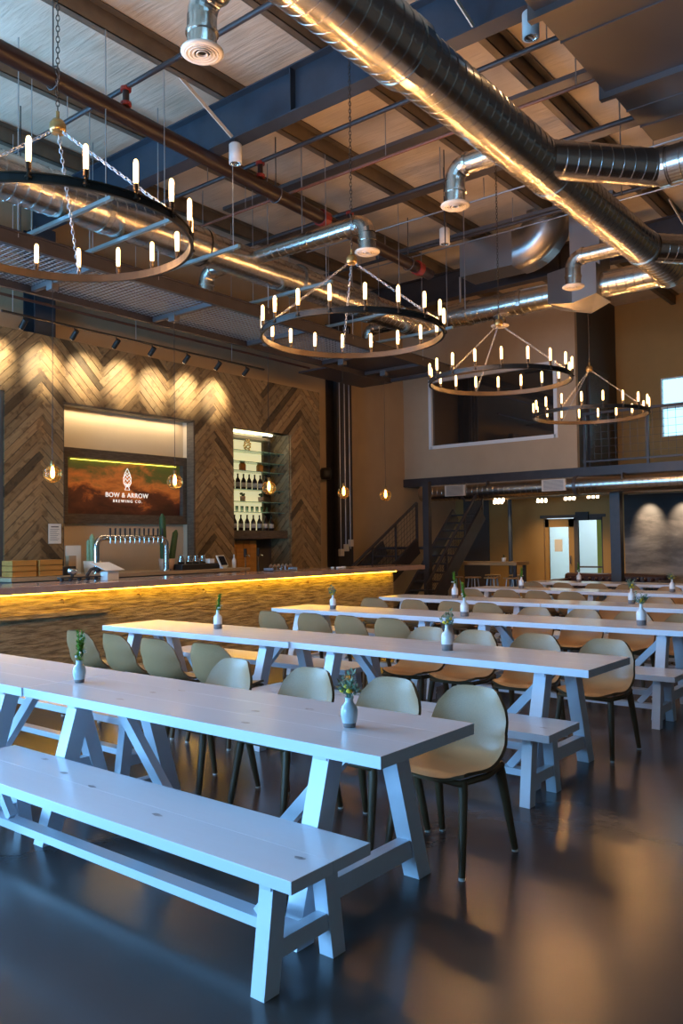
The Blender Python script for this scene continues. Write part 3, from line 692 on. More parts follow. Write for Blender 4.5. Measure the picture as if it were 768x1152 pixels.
# ------------------------------------------------------------------ tables, benches, chairs
TW,TL,TH=.69,2.485,.76
def leg_bar(m,p0,p1,w,d):
    """leg with horizontal end cuts, w along x, d along y"""
    vs=[]
    for p in (p0,p1):
        for i,j in ((-1,-1),(1,-1),(1,1),(-1,1)): vs.append((p[0]+i*w/2,p[1]+j*d/2,p[2]))
    m.add(vs,[(3,2,1,0),(4,5,6,7),(0,1,5,4),(1,2,6,5),(2,3,7,6),(3,0,4,7)])
def make_trestle(name,lab,cat,Lh,Wd,Ht,th,inset,spread,topin,lw,railz,railh,bracein,group):
    """origin at floor, centre; long axis X"""
    t=thing(name,lab,cat,(0,0,0),0,group)
    m=MB();nb=3 if Wd>.5 else 2
    for k in range(nb):
        y0=-Wd/2+k*Wd/nb;m.bbox(-Lh/2,Lh/2,y0,y0+Wd/nb,Ht-th,Ht,.0015)
    m.mi=1;m2=m;rr=random.Random(int(Wd*100))
    for k in range(7):
        x=rr.uniform(-Lh/2+.1,Lh/2-.1);y=rr.uniform(-Wd/2+.05,Wd/2-.05)
        n=9;q=[(x+.034*math.cos(2*PI*i/n)*rr.uniform(.6,1.1),y+.014*math.sin(2*PI*i/n)*rr.uniform(.7,1.1),Ht+.0006) for i in range(n)]
        m2.add(q,[tuple(range(n))])
    m.build('tabletop' if Wd>.5 else 'seat',['white_wood','knot'],t)
    for sx in (-1,1):
        xx=sx*(Lh/2-inset)
        for s_ in (-1,1):
            m=MB();leg_bar(m,(xx,s_*(Wd/2-topin),Ht-th-.02),(xx,s_*spread,0),lw,lw*1.15);m.build('leg','white_wood',t)
        f_=(railz)/(Ht-th);ys=spread+(Wd/2-topin-spread)*f_
        MB().box(xx-lw*.36,xx+lw*.36,-ys+lw*.3,ys-lw*.3,railz-railh/2,railz+railh/2).build('rail','white_wood',t)
        MB().box(xx-lw*.42,xx+lw*.42,-(Wd/2-topin*.7)-.02,(Wd/2-topin*.7)+.02,Ht-th-.035,Ht-th-.0005).build('top_batten','white_wood',t)
        MB().bar((xx-sx*.02,0,Ht-th-.02),(xx-sx*bracein,0,railz+railh/2-.01),lw*.7,lw*.6,up=(0,1,0)).build('brace','white_wood',t)
    xx=Lh/2-inset
    MB().box(-xx,xx,-lw*.55,lw*.55,railz-railh*.3,railz+railh*.3).build('stretcher','white_wood',t)
    return t
tab0=make_trestle('trestle_table','','table',TL,TW,TH,.048,.36,.42,.13,.085,.15,.085,.52,'white trestle tables')
ben0=make_trestle('trestle_bench','','bench',2.50,.44,.435,.045,.16,.185,.085,.065,.14,.065,.20,'white trestle benches')

def make_chair():
    t=thing('shell_chair','','chair',(0,0,0),0,'olive shell chairs')
    prof=[(-.215,.432,.185),(-.21,.447,.20),(-.17,.452,.21),(-.10,.447,.218),(-.03,.440,.223),(.04,.436,.227),(.10,.440,.230),(.145,.455,.232),(.178,.485,.232),(.198,.53,.230),(.212,.59,.227),(.225,.65,.222),(.237,.71,.212),(.246,.755,.198),(.252,.785,.180),(.256,.805,.152),(.258,.817,.11),(.259,.822,.05)]
    P0=prof[:15]+[(.262,.80,.165)];P0=[(a_,z_-(.0 if i_<9 else .006*(i_-8)/7),w_) for i_,(a_,z_,w_) in enumerate(P0)]
    P0=[(a_,z_,max(w_,.198) if i_>10 else w_) for i_,(a_,z_,w_) in enumerate(P0)]
    P0[0]=(-.215,.432,.205);P0[1]=(-.208,.446,.208)
    al=[0]
    for i in range(1,len(P0)): al.append(al[-1]+math.hypot(P0[i][0]-P0[i-1][0],P0[i][1]-P0[i-1][1]))
    def ev(t):
        t=max(0,min(1,t))*al[-1]
        for i in range(1,len(P0)):
            if t<=al[i]+1e-9:
                q=(t-al[i-1])/(al[i]-al[i-1]);return [P0[i-1][j]*(1-q)+P0[i][j]*q for j in range(3)]
        return list(P0[-1])
    nu=14;n=22;top=[]
    for i in range(n):
        t_=i/(n-1)
        for j in range(nu+1):
            u=-1+2*j/nu;a=abs(u);a4=a**5
            tv=t_
            tv=tv-(.125*a4)*max(0,(tv-.55)/.45)**1.5+(.05*a4)*max(0,(.3-tv)/.3)
            y,z,hw=ev(tv)
            if t_>.8: u=u*(1-.05*((t_-.8)/.2)**2)
            back=min(1,max(0,(z-.46)/.12));hip=math.exp(-((tv-.56)/.17)**2)
            top.append(Vector((u*hw,y-back*.045*(a**2)-hip*.03*(a**3),z+(1-back)*.018*(a**2.2)+hip*.05*(a**3))))
    # normals
    W_=nu+1;nor=[]
    for i in range(n):
        for j in range(W_):
            a=top[min(i+1,n-1)*W_+j]-top[max(i-1,0)*W_+j];b=top[i*W_+min(j+1,nu)]-top[i*W_+max(j-1,0)]
            nn=b.cross(a);nor.append(nn.normalized() if nn.length>1e-9 else Vector((0,0,1)))
    bot=[p-nn*.016 for p,nn in zip(top,nor)]
    m=MB();fs=[]
    for i in range(n-1):
        for j in range(nu): fs.append((i*W_+j,i*W_+j+1,(i+1)*W_+j+1,(i+1)*W_+j))
    m.add(top,fs,True);m.mi=0;m.add(bot,[f_[::-1] for f_ in fs],True)
    rim=[j for j in range(W_)]+[i*W_+nu for i in range(1,n)]+[(n-1)*W_+j for j in range(nu-1,-1,-1)]+[i*W_ for i in range(n-2,0,-1)]
    k=len(rim);m.mi=1;m.add([top[i] for i in rim]+[bot[i] for i in rim],[(i,k+i,k+(i+1)%k,(i+1)%k) for i in range(k)])
    m.build('seat_shell',['olive','olive_dark'],t)
    # under-seat frame
    m=MB()
    m.tube([(-.19,-.19,.420),(.19,-.19,.420),(.215,0,.420),(.205,.16,.440),(-.205,.16,.440),(-.215,0,.420)],.016,8,closed=True)
    m.build('seat_frame','olive_dark',t)
    for sx in (-1,1):
        for (y0,y1,z0,w0) in ((-.165,-.235,.43,.042),(.15,.235,.455,.046)):
            m=MB();m.tube([(sx*.185,y0,z0),(sx*.195,y0+(y1-y0)*.12,z0-.06),(sx*.222,y1,.012)],[w0*.56,w0*.55,.0165],8)
            l=m.build('leg','olive_dark',t);MB().cyl((sx*.222,y1,0),(sx*.222,y1,.014),.016,8).build('foot_glide','glide',l)
    return t
ch0=make_chair()
used={'t':False,'b':False,'c':False}
def place(proto,key,loc,rz,label):
    o=proto if not used[key] else copy_tree(proto)
    used[key]=True;o.location=loc;o.rotation_euler=(0,0,rz);o['label']=label;return o
rown=['first','second','third','fourth','fifth','sixth']
rowy=[2.475,4.84,7.26,9.48,11.92,14.15]
cx_near=[[-6.45,-5.85,-5.30,-4.85],[-6.46,-5.95,-5.39,-4.78],[-6.38,-5.79,-5.26,-4.74],[-6.62,-5.95,-5.36,-4.86],[-6.45,-5.88,-5.34,-4.82],[-6.50,-5.90,-5.33,-4.78]]
cx_far=[[-3.95,-3.27,-2.66,-2.16],[-3.94,-3.45,-2.89,-2.33],[-4.04,-3.49,-2.95,-2.41],[-3.93,-3.38,-2.87,-2.33],[-3.97,-3.42,-2.87,-2.28],[-3.97,-3.38,-2.83,-2.28]]
pos4=['leftmost','second from left','third from left','rightmost']
for i,y in enumerate(rowy):
    xe=-1.80 if i==0 else -1.94
    wr=TW
    for s_,cxn in (('left',xe-TL*1.5-.003),('right',xe-TL/2)):
        if i==0 and s_=='left': lab='nearest row white trestle table cut off by the left edge of the photo'
        elif i==0: lab='nearest white trestle table, behind the front bench, with yellow flowers'
        else: lab=f'whitewashed trestle table, {s_} half of the {rown[i]} row from the camera'
        place(tab0,'t',(cxn,y+TW/2,0),(-.018 if (i==1 and s_=='right') else .004*(i%3-1)),lab)
    # benches: right near, left far
    place(ben0,'b',((-1.853-1.25) if i==0 else (-2.0-1.25-.02*i),y-.24+.02 if i else 2.248,0),0,'white trestle bench in the very foreground' if i==0 else f'white trestle bench on the near side of the {rown[i]} table row, right half')
    place(ben0,'b',(xe-TL*1.5-.05,y+TW+.30,0),0,f'white trestle bench beyond the {rown[i]} table row from the camera, left half')
    for k,x in enumerate(cx_near[i]):
        if i==0:
            if k==3: place(ch0,'c',(-4.80,2.31,0),PI,'olive shell chair tucked under the first table row at the left photo edge')
            continue
        place(ch0,'c',(x,y-.34+random.uniform(-.02,.02),0),PI+random.uniform(-.09,.09),f'olive shell chair seen from behind, {rown[i]} table row, {pos4[k]} of four')
    for k,x in enumerate(cx_far[i]):
        place(ch0,'c',(x,y+TW+.37+random.uniform(-.02,.02),0),random.uniform(-.09,.09)+(.0),f'olive shell chair facing us, {rown[i]} table row, {pos4[k]} of four')

# ------------------------------------------------------------------ vases
def leaves(m,c,n,r,up_,sz):
    for i in range(n):
        a=random.uniform(0,2*PI);e=random.uniform(-.2,1.1)
        p=Vector(c)+Vector((random.uniform(-r,r),random.uniform(-r,r),random.uniform(0,up_)))
        d=Vector((math.cos(a)*math.cos(e),math.sin(a)*math.cos(e),math.sin(e)));s_=d.cross(Vector((0,0,1)));s_=s_.normalized() if s_.length>1e-3 else Vector((1,0,0));q=sz*random.uniform(.7,1.3)
        m.add([p,p+d*q*.5+s_*q*.22,p+d*q,p+d*q*.5-s_*q*.22],[(0,1,2,3)])
def vase(x,y,kind,label,hs=1.0):
    t=thing('bud_vase',label,'vase',(x,y,TH),random.uniform(0,6),'flower vases on the tables')
    if kind in('round','jug'):
        H_=.125*hs;pr=[(.001,0),(.026,0),(.030,.018)];pu=[(.031,.019),(.037,.05),(.038,.07),(.033,.088),(.020,.102),(.017,.115),(.021,.128),(.016,.128),(.014,.11)]
        k=hs;mt_='ceramic_blue' if kind=='jug' else 'ceramic_blue'
    else:
        pr=[(.001,0),(.040,0),(.042,.045)];pu=[(.042,.046),(.043,.10),(.038,.122),(.018,.142),(.013,.165),(.015,.185),(.011,.185),(.010,.16)]
        k=hs;mt_='ceramic'
    MB().lathe([(a*k,b*k) for a,b in pr],20).build('bare_clay_base','stoneware',t)
    MB().lathe([(a*k,b*k) for a,b in pu],20).build('glazed_body',mt_,t)
    top=(pu[-1][1]+.015)*k
    if kind in('jug','bouquet'):
        m=MB();fl=MB()
        for i in range(13):
            a=random.uniform(0,2*PI);r_=random.uniform(.015,.062);h=random.uniform(.03,.12)
            m.tube([(0,0,top-.04),(r_*.4*math.cos(a),r_*.4*math.sin(a),top+h*.4),(r_*math.cos(a),r_*math.sin(a),top+h)],.0015,5)
            leaves(m,(r_*.8*math.cos(a),r_*.8*math.sin(a),top+h*.3),14,.014,h*.7,.027)
        for i in range(5):
            a=random.uniform(0,2*PI);r_=random.uniform(.0,.04);fl.ball((r_*math.cos(a),r_*math.sin(a),top+random.uniform(.015,.06)),.014,7,(1,1,.8))
        m.build('foliage','leaf_grey',t);fl.build('blossoms','yellow',t)
    else:
        m=MB();fl=MB();tilt=random.uniform(-.02,.02)
        for k2 in range(3 if kind=='round' else 2):
            h=random.uniform(.13,.19);a=random.uniform(0,6);r_=.018+k2*.01
            m.tube([(0,0,top-.05),(r_*.4*math.cos(a),r_*.4*math.sin(a),top+h*.5),(r_*math.cos(a),r_*math.sin(a),top+h)],.0025,5)
            for q in range(14):
                f_=q/13;leaves(m,(r_*f_*math.cos(a),r_*f_*math.sin(a),top+h*f_*.9),6,.007,.01,.034*(1.1-.5*f_))
            for q in range(8):
                f_=q/8;m.ball((r_*(.3+.7*f_)*math.cos(a),r_*(.3+.7*f_)*math.sin(a),top+h*(.3+.7*f_)),.008*(1.2-.5*f_),6)
            fl.ball((r_*math.cos(a)+.012,r_*math.sin(a),top+.03),.008,6);fl.ball((r_*math.cos(a)-.014,r_*math.sin(a),top+.05),.007,6)
        m.build('foliage','leaf',t);fl.build('blossoms','petal_white',t)
    return t
vase(-4.18,2.77,'round','small pale blue vase with a green spike on the first table row, left')
vase(-2.20,2.79,'jug','small pale blue vase with yellow flowers nearest the camera')
vase(-5.69,5.25,'spike','slim white vase with green sprigs on the left table of the second row',.95)
vase(-3.13,5.13,'bouquet','white vase with yellow and grey-green bouquet on the second table row',1.0)
vase(-6.18,7.55,'bouquet','white vase with loose greens on the left of the third table row',.9)
vase(-4.37,7.52,'spike','white vase with a bright green spike in the middle of the third row',1.05)
vase(-2.55,7.58,'bouquet','white vase with dark bouquet at the right of the third table row',1.05)
vase(-5.83,9.78,'spike','white vase with tall green spike on the left of the fourth row',1.1)
vase(-3.47,9.98,'bouquet','white vase with dark bouquet on the right of the fourth row')
vase(-6.07,12.3,'spike','white vase with green spike on the left of the fifth row')
vase(-3.71,12.4,'bouquet','white vase with bouquet on the right of the fifth row')
vase(-6.0,14.5,'spike','white vase with a sprig on the sixth row before the sofa')

# ------------------------------------------------------------------ tall table with stools
tt2=thing('tall_table','tall table with honey coloured wooden top under the mezzanine','table',(-8.78,16.0,0))
MB().bbox(-.92,.92,-.3,.3,1.01,1.08,.004).build('tabletop','table_maple',tt2)
for sx in (-1,1):
    for s_ in (-1,1): MB().box(sx*.85-.03,sx*.85+.03,s_*.22-.03,s_*.22+.03,0,1.03).build('leg','steel_dark',tt2)
for i,(x,y) in enumerate([(-9.2,15.45),(-8.75,15.45),(-8.3,15.45),(-7.85,15.45),(-8.9,16.6),(-8.3,16.6)]):
    s=thing('bar_stool','low metal bar stool at the tall wooden table, '+['nearest side leftmost','nearest side second from left','nearest side third from left','nearest side rightmost','far side left','far side right'][i],'stool',(x,y,0),0,'bar stools')
    MB().lathe([(.001,.74),(.17,.74),(.175,.75),(.17,.77),(.001,.765)],16).build('seat','table_maple',s)
    for k in range(4):
        a=PI/4+k*PI/2;MB().tube([(.10*math.cos(a),.10*math.sin(a),.74),(.2*math.cos(a),.2*math.sin(a),0)],.011,7).build('leg','rod',s)
    MB().tube([(.155*math.cos(2*PI*k/16),.155*math.sin(2*PI*k/16),.28) for k in range(16)],.009,6,closed=True).build('foot_ring','rod',s)
o=thing('small_planter','small cream planter on the tall wooden table','plant',(-8.3,16.0,1.08));MB().lathe([(.001,0),(.04,0),(.05,.09),(.045,.09)],12).build('pot','paper',o)
m=MB();leaves(m,(0,0,.08),25,.02,.05,.04);m.build('foliage','leaf_dark',o)

# ------------------------------------------------------------------ stairs
st=thing('lower_staircase','dark steel staircase with mesh railing beyond the bar end','staircase',(0,0,0))
def flight(t,x0,x1,y0,y1,z0,z1,rail_sides,hr=.98):
    nS=max(2,int(round((z1-z0)/.18)))
    for x in (x0,x1): MB().bar((x,y0,z0),(x,y1,z1),.05,.32,up=(0,0,1)).build('stringer','steel_dark',t)
    for k in range(nS):
        y=y0+(y1-y0)*(k+.5)/nS;z=z0+(z1-z0)*(k+1)/nS
        MB().box(x0,x1,y-.13,y+.13,z-.04,z-.005).build('tread','steel_dark',t)
    for x in rail_sides:
        MB().bar((x,y0,z0+hr),(x,y1,z1+hr),.045,.045).build('handrail','steel_dark',t)
        MB().bar((x,y0,z0+.2),(x,y1,z1+.2),.03,.03).build('bottom_rail','steel_dark',t)
        for k in range(4):
            f_=k/3;MB().box(x-.02,x+.02,y0+(y1-y0)*f_-.02,y0+(y1-y0)*f_+.02,z0+(z1-z0)*f_,z0+(z1-z0)*f_+hr).build('baluster_post','steel_dark',t)
        g=MB()
        for k in range(22):
            f_=(k+.5)/22;yy=y0+(y1-y0)*f_;zz=z0+(z1-z0)*f_;g.box(x-.003,x+.003,yy-.003,yy+.003,zz+.2,zz+hr)
        for k in range(1,7): g.bar((x,y0,z0+.2+k*(hr-.2)/7),(x,y1,z1+.2+k*(hr-.2)/7),.006,.006)
        g.build('wire_grid','steel_dark',t)
flight(st,-10.9,-10.0,12.7,15.2,.0,1.42,[-10.0])
MB().box(-11.0,-9.9,15.3,16.3,1.36,1.42).build('landing','steel_dark',st)
su=thing('upper_staircase','dark steel stair flight rising steeply to the mezzanine behind the bar end','staircase',(0,0,0))
flight(su,-9.7,-9.0,14.0,16.35,.0,2.15,[-9.0],.66)
tag(MB().box(-9.36,-9.22,14.45,14.57,0,2.8).build('stair_post','steel_dark'),'square dark post at the end of the bar before the stairs','column')

# conduits on far column
for i,y in enumerate((13.55,13.72,13.88)):
    o=thing('wall_conduit','thin metal conduit on the dark column right of the plank wall, '+['left','middle','right'][i],'conduit',(XL+.35,y,1.3),0,'conduits');MB().cyl((0,0,.1),(0,0,4.9),.012,8).build('pipe','rod',o)
    MB().bbox(-.03,.04,-.06,.06,-.05+.1*i,.1+.1*i,.005).build('junction_box','diffuser',o)
o=thing('wall_fan','black round speaker fixed to the wall right of the planks','speaker',(XL+.2,13.25,3.0));MB().lathe([(.001,-.12),(.10,-.12),(.13,-.05),(.13,.05),(.1,.12),(.001,.12)],14).build('housing','black',o);MB().box(-.2,0,-.03,.03,-.03,.03).build('bracket','black',o)

# ------------------------------------------------------------------ chandeliers
def make_chandelier():
    t=thing('ring_chandelier','','chandelier',(0,0,0),0,'ring chandeliers')
    R=.90
    n=72;m=MB();prof=[(R-.012,-.029),(R+.010,-.029),(R+.010,-.020),(R+.0,-.020),(R+.0,.020),(R+.010,.020),(R+.010,.029),(R-.012,.029)]
    vs=[(a*math.cos(2*PI*j/n),a*math.sin(2*PI*j/n),b) for a,b in prof for j in range(n)];k=len(prof)
    m.add(vs,[(i*n+j,i*n+(j+1)%n,((i+1)%k)*n+(j+1)%n,((i+1)%k)*n+j) for i in range(k) for j in range(n)])
    m.m=[1 if q//n==3 else 0 for q in range(len(m.f))]
    m.build('ring',['ringmetal','black'],t)
    m=MB();m.lathe([(.001,.71),(.045,.71),(.055,.73),(.055,.77),(.035,.80),(.001,.80)],16);m.build('hub','brass',t)
    m=MB();m.cyl((0,0,.80),(0,0,.86),.012,8);m.build('hub_eye','brass',t)
    def chain(p0,p1,r=.011,ln=.046,mt='ringmetal'):
        p0=Vector(p0);p1=Vector(p1);L_=(p1-p0).length;d=(p1-p0)/L_;nn=int(L_/(ln*.74));m=MB()
        a=d.orthogonal().normalized();b=d.cross(a)
        for i in range(nn):
            c=p0+d*(L_*(i+.5)/nn);s_=a if i%2 else b
            pts=[c+s_*(r*math.cos(q))+d*(ln/2*math.sin(q)) for q in [2*PI*k/8 for k in range(8)]]
            m.tube(pts,.0032,4,closed=True)
        return m
    for k in range(3):
        a=k*2*PI/3+2.3;chain((.03*math.cos(a),.03*math.sin(a),.72),((R-.01)*math.cos(a),(R-.01)*math.sin(a),.03)).build('support_chain','rod',t)
    chain((0,0,.86),(0,0,3.25),.012,.05).build('main_chain','ringmetal',t)
    for k in range(18):
        a=2*PI*k/18+.21;x,y=R*math.cos(a),R*math.sin(a)
        m=MB();m.cyl((x,y,-.02),(x,y,.045),.012,8);m.cyl((x*1.012,y*1.012,-.01),(x*1.012,y*1.012,.0),.02,8);m.cyl((x,y,.045),(x,y,.085),.017,10);s_=m.build('candle_socket','ringmetal',t)
        m=MB();m.lathe([(.012,.085),(.0155,.10),(.0165,.13),(.0165,.215),(.013,.232),(.006,.24),(.001,.241)],10,c=(x,y,0));m.build('bulb','bulb',s_)
    return t
cz=3.60
c0=make_chandelier()
for i,(x,y,l) in enumerate([(-4.90,3.08,'nearest ring chandelier of candle bulbs, cut off by the left edge'),(-4.89,6.33,'large ring chandelier of candle bulbs hanging in the centre'),(-4.90,9.43,'third ring chandelier from the camera, before the dark upper window'),(-5.06,12.85,'farthest and smallest ring chandelier, before the mezzanine railing')]):
    o=c0 if i==0 else copy_tree(c0);o.location=(x,y,[3.66,3.6,3.6,3.57][i]);o['label']=l;o.rotation_euler=(0,0,[.1,.05,.12,.2][i])

# ------------------------------------------------------------------ globe pendants over bar
def make_pendant():
    t=thing('globe_pendant','','pendant lamp',(0,0,0),0,'globe pendants over the bar')
    R=.105
    m=MB();m.ball((0,0,0),R,20);o=m.build('glass_globe','amber_glass',t)
    MB().lathe([(.001,.16),(.022,.16),(.024,.10),(.02,.085),(.001,.085)],12).build('socket','brass',t)
    MB().lathe([(.004,.085),(.012,.06),(.018,.02),(.016,-.02),(.006,-.035),(.001,-.036)],12).build('bulb','filament',t)
    MB().cyl((0,0,.16),(0,0,2.22),.004,6).build('cord','black',t)
    MB().bbox(-.06,.06,-.05,.05,2.18,2.28,.005).build('junction_box','galv_dull',t)
    return t
p0=make_pendant();pnames=['leftmost, before the herringbone planks','before the right end of the cloud sign','before the lit bottle niche','before the dark column','rightmost, beyond the plank wall']
for i,(x,y) in enumerate([(-8.6,5.34),(-8.6,7.17),(-8.6,9.0),(-8.6,10.83),(-8.6,12.05)]):
    o=p0 if i==0 else copy_tree(p0);o.location=(x,y,2.39);o['label']='amber glass globe pendant over the bar, '+pnames[i]

# canopy
cn=thing('bar_canopy','dark steel framed wire mesh canopy hanging over the bar','canopy',(0,0,4.62))
for x in (-9.05,-7.72):
    m=MB();m.box(x-.03,x+.03,2.6,12.9,0,.015);m.box(x-.03,x+.03,2.6,12.9,.145,.16);m.box(x-.005,x+.005,2.6,12.9,.015,.145);m.build('side_beam','steel_dark',cn)
for i,y in enumerate([2.6,3.5,5.34,7.17,9.0,10.83,12.05,12.9]): MB().box(-9.02,-7.75,y-.03,y+.03,.02,.08).build('cross_bar','galv_dull' if 0<i<5 else 'steel_dark',cn)
MB().box(-9.75,-9.08,11.0,12.9,.0,.03).build('end_panel','steel_dark',cn)
g=MB();s=.075
k=0
y=2.6
while y<10.8: g.box(-9.02,-7.75,y-.006,y+.006,.085,.093);y+=s
x=-9.0
while x<-7.76: g.box(x-.006,x+.006,2.6,10.8,.088,.096);x+=s*.8
g.build('wire_mesh','rod',cn)
MB().box(-9.02,-7.75,10.83,12.9,.09,.10).build('deck_panel','steel_dark',cn)
for i,(x,y) in enumerate([(-9.05,4.4),(-7.72,4.4),(-9.05,6.2),(-7.72,6.2),(-9.05,8.1),(-7.72,8.1),(-9.05,10),(-7.72,10),(-9.05,12),(-7.72,12)]):
    MB().cyl((x,y,.1),(x,y,2.2),.007,6).build('hanging_rod','rod',cn)

# track rail with heads
tr=thing('track_rail','thin black track rail of spotlights above the plank wall','track light rail',(-9.6,0,4.50))
MB().box(-.015,.015,5.25,9.95,-.012,.012).build('rail','black',tr)
heads=[5.55,6.29,6.96,7.59,8.25,8.90,9.52]
for i,y in enumerate([5.4,7.3,9.2]): MB().cyl((0,y,.01),(0,y,2.3),.005,6).build('hanging_rod','rod',tr)
for y in heads:
    h=MB();h.cyl((0,y,-.012),(0,y,-.07),.008,6);h.cyl((.05,y,-.06),(-.06,y,-.15),.036,12);ho=h.build('spot_head','black',tr)
    MB().cyl((-.060,y,-.150),(-.063,y,-.1525),.030,12).build('lens','spot_lens',ho)

# ------------------------------------------------------------------ ducts
def diffuser(parent,c):
    x,y,z=c
    m=MB();m.lathe([(.06,0),(.13,-.012),(.15,.0),(.15,.012),(.10,.03),(.06,.03)],24,c=c);m.build('diffuser_rim','diffuser',parent)
    m=MB()
    for r in (.03,.055,.08,.105): m.lathe([(r,-.008),(r+.012,-.016),(r+.013,-.008),(r+.002,.004)],22,c=c)
    m.build('diffuser_cone','diffuser',parent);MB().lathe([(.001,.012),(.1,.012)],20,c=c).build('diffuser_throat','black',parent)
def branch(parent,x,y,zd,xa,za,r=.105,ydel=0):
    """drop with elbow from axis point (xa,y+ydel,za) to diffuser at (x,y,zd)"""
    s_=1 if xa>x else -1;er=.15
    pts=[(xa,y+ydel,za)];q=arc_pts((x+s_*er,y,za-er),er,PI/2,PI,5,(s_,0,0),(0,0,1)) if False else [Vector((x+s_*(er-er*math.sin(a)),y,za-er+er*math.cos(a))) for a in [PI/2*i/5 for i in range(6)]]
    m=MB();spiral(m,(xa,y+ydel,za),tuple(q[0]),r,20,.12,.004);m.build('branch_pipe','galv',parent)
    m=MB();m.tube(q,r,20,caps=False,smooth=False);m.tube([q[-1],(x,y,zd+.02)],r,20,caps=False);collar(m,(x,y,zd+.14),(0,0,1),r,.02,20);collar(m,q[0],(1,0,0),r,.03,20);m.build('elbow','galv',parent)
    diffuser(parent,(x,y,zd))
ld=thing('spiral_duct','long spiral duct above the bar with drop diffusers, on strut hangers','duct',(0,0,0))
LX,LZd=-7.72,5.31
m=MB();spiral(m,(LX,2.2,LZd),(LX,6.85,LZd),.24);spiral(m,(LX,6.95,LZd),(LX,11.9,LZd),.215);m.build('main_pipe','galv',ld)
collars(ld,'galv',[((LX,y,LZd),(0,1,0),.235,.06) for y in (3.9,5.4,6.9,8.7,10.4)])
m=MB();m.tube([(LX,11.9,LZd),(LX+.04,12.05,LZd+.02),(LX+.14,12.15,LZd+.05),(LX+.3,12.2,LZd+.08)],.215,20,caps=False,smooth=False);m.build('elbow','galv',ld)
branch(ld,-5.72,7.71,5.0,LX+.15,5.37);branch(ld,-8.45,7.62,5.0,LX-.1,5.33);branch(ld,-8.60,11.58,5.0,LX-.1,5.33)
cd2=thing('spiral_duct','spiral duct running across the room before the mezzanine with a plenum box','duct',(0,12.2,5.45))
m=MB();spiral(m,(LX+.3,0,0),(-5.35,0,0),.2);spiral(m,(-4.55,0,0),(-3.6,0,0),.2);m.build('main_pipe','galv',cd2)
collars(cd2,'galv',[((x,0,0),(1,0,0),.205,.06) for x in (-6.9,-5.9)])
m=MB();m.cyl((-6.32,0,-.05),(-6.32,0,-.32),.1,20);m.build('drop_pipe','galv',cd2);diffuser(cd2,(-6.32,0,-.33))
m=MB()
pl=[(-5.35,-.25,-.2),(-4.9,-.38,-.30),(-4.55,-.3,-.2),(-4.55,.3,-.2),(-4.9,.38,-.30),(-5.35,.25,-.2)]
m.prism([(x,y,z) for x,y,z in pl],[(x,y,.28) for x,y,z in pl]);m.build('plenum_box','galv_mid',cd2)
# rectangular riser + curved elbow duct
rr=thing('rectangular_duct','boxy sheet metal return duct with a sweeping elbow near the mezzanine','duct',(0,12.9,0))
m=MB();m.box(-5.1,-4.62,-.65,-.2,5.75,6.95);m.build('riser','galv_mid',rr)
n=10;vs=[];y0,y1=-.55,.0
oc=Vector((-6.15,0,7.0))
for i in range(n+1):
    a=PI/2*i/n;ro_,ri=.86,.28
    for (rad) in (ro_,ri):
        for yy in (y0,y1): vs.append((oc.x+rad*math.sin(a),yy,oc.z-rad*math.cos(a)))
m=MB();fs=[]
for i in range(n):
    a=i*4;b=a+4;fs+=[(a,a+1,b+1,b),(a+2,b+2,b+3,a+3),(a,b,b+2,a+2),(a+1,a+3,b+3,b+1)]
m.add(vs,fs,True);m.build('elbow','galv_mid',rr)
m=MB();m.add([(-7.15,y0,6.16),(-6.15,y0,6.16),(-6.15,y0,6.74),(-7.15,y0,6.74),(-7.15,y1,6.16),(-6.15,y1,6.16),(-6.15,y1,6.74),(-7.15,y1,6.74)],[(0,1,2,3),(5,4,7,6),(0,4,5,1),(3,2,6,7)])
m.build('inlet','galv_mid',rr);MB().cyl((-7.15,-.55,6.16),(-7.15,-.55,5.6),.02,8).build('drain_pipe','rod',rr)

bd=thing('spiral_duct','largest spiral duct running away under the roof on the right, with side branches','duct',(0,0,0))
BX,BZd=-3.52,5.42
m=MB();spiral(m,(BX,1.5,BZd),(BX,5.2,BZd),.275);spiral(m,(BX,5.3,BZd),(BX,8.0,BZd),.25);spiral(m,(BX,8.1,BZd),(BX,12.0,BZd),.225);m.build('main_pipe','galv',bd)
collars(bd,'galv',[((BX,5.25,BZd),(0,1,0),.27,.12),((BX,8.05,BZd),(0,1,0),.245,.12),((BX,10.9,BZd),(0,1,0),.228,.06)])
m=MB();m.tube([(BX,12.0,BZd),(BX-.02,12.15,BZd),(BX-.1,12.2,BZd+.01)],.225,20,caps=False,smooth=False);m.build('elbow','galv',bd)
branch(bd,-4.23,3.79,5.0,BX-.1,5.40);branch(bd,-4.22,7.22,5.0,BX-.1,5.40);branch(bd,-4.38,10.62,5.0,BX-.1,5.40)
for (ya,yb,xb) in ((7.7,8.75,-2.65),(11.0,12.1,-2.6)):
    m=MB();spiral(m,(BX+.1,ya,BZd),(xb,yb,BZd+.05),.19);m.build('branch_pipe','galv',bd)
    m=MB();spiral(m,(xb,yb,BZd+.05),(2.0,yb,BZd+.05),.19);m.build('branch_pipe','galv',bd)
    m=MB();collar(m,(xb+.06,yb,BZd+.05),(1,0,0),.195,.1);m.build('collar','galv',bd)
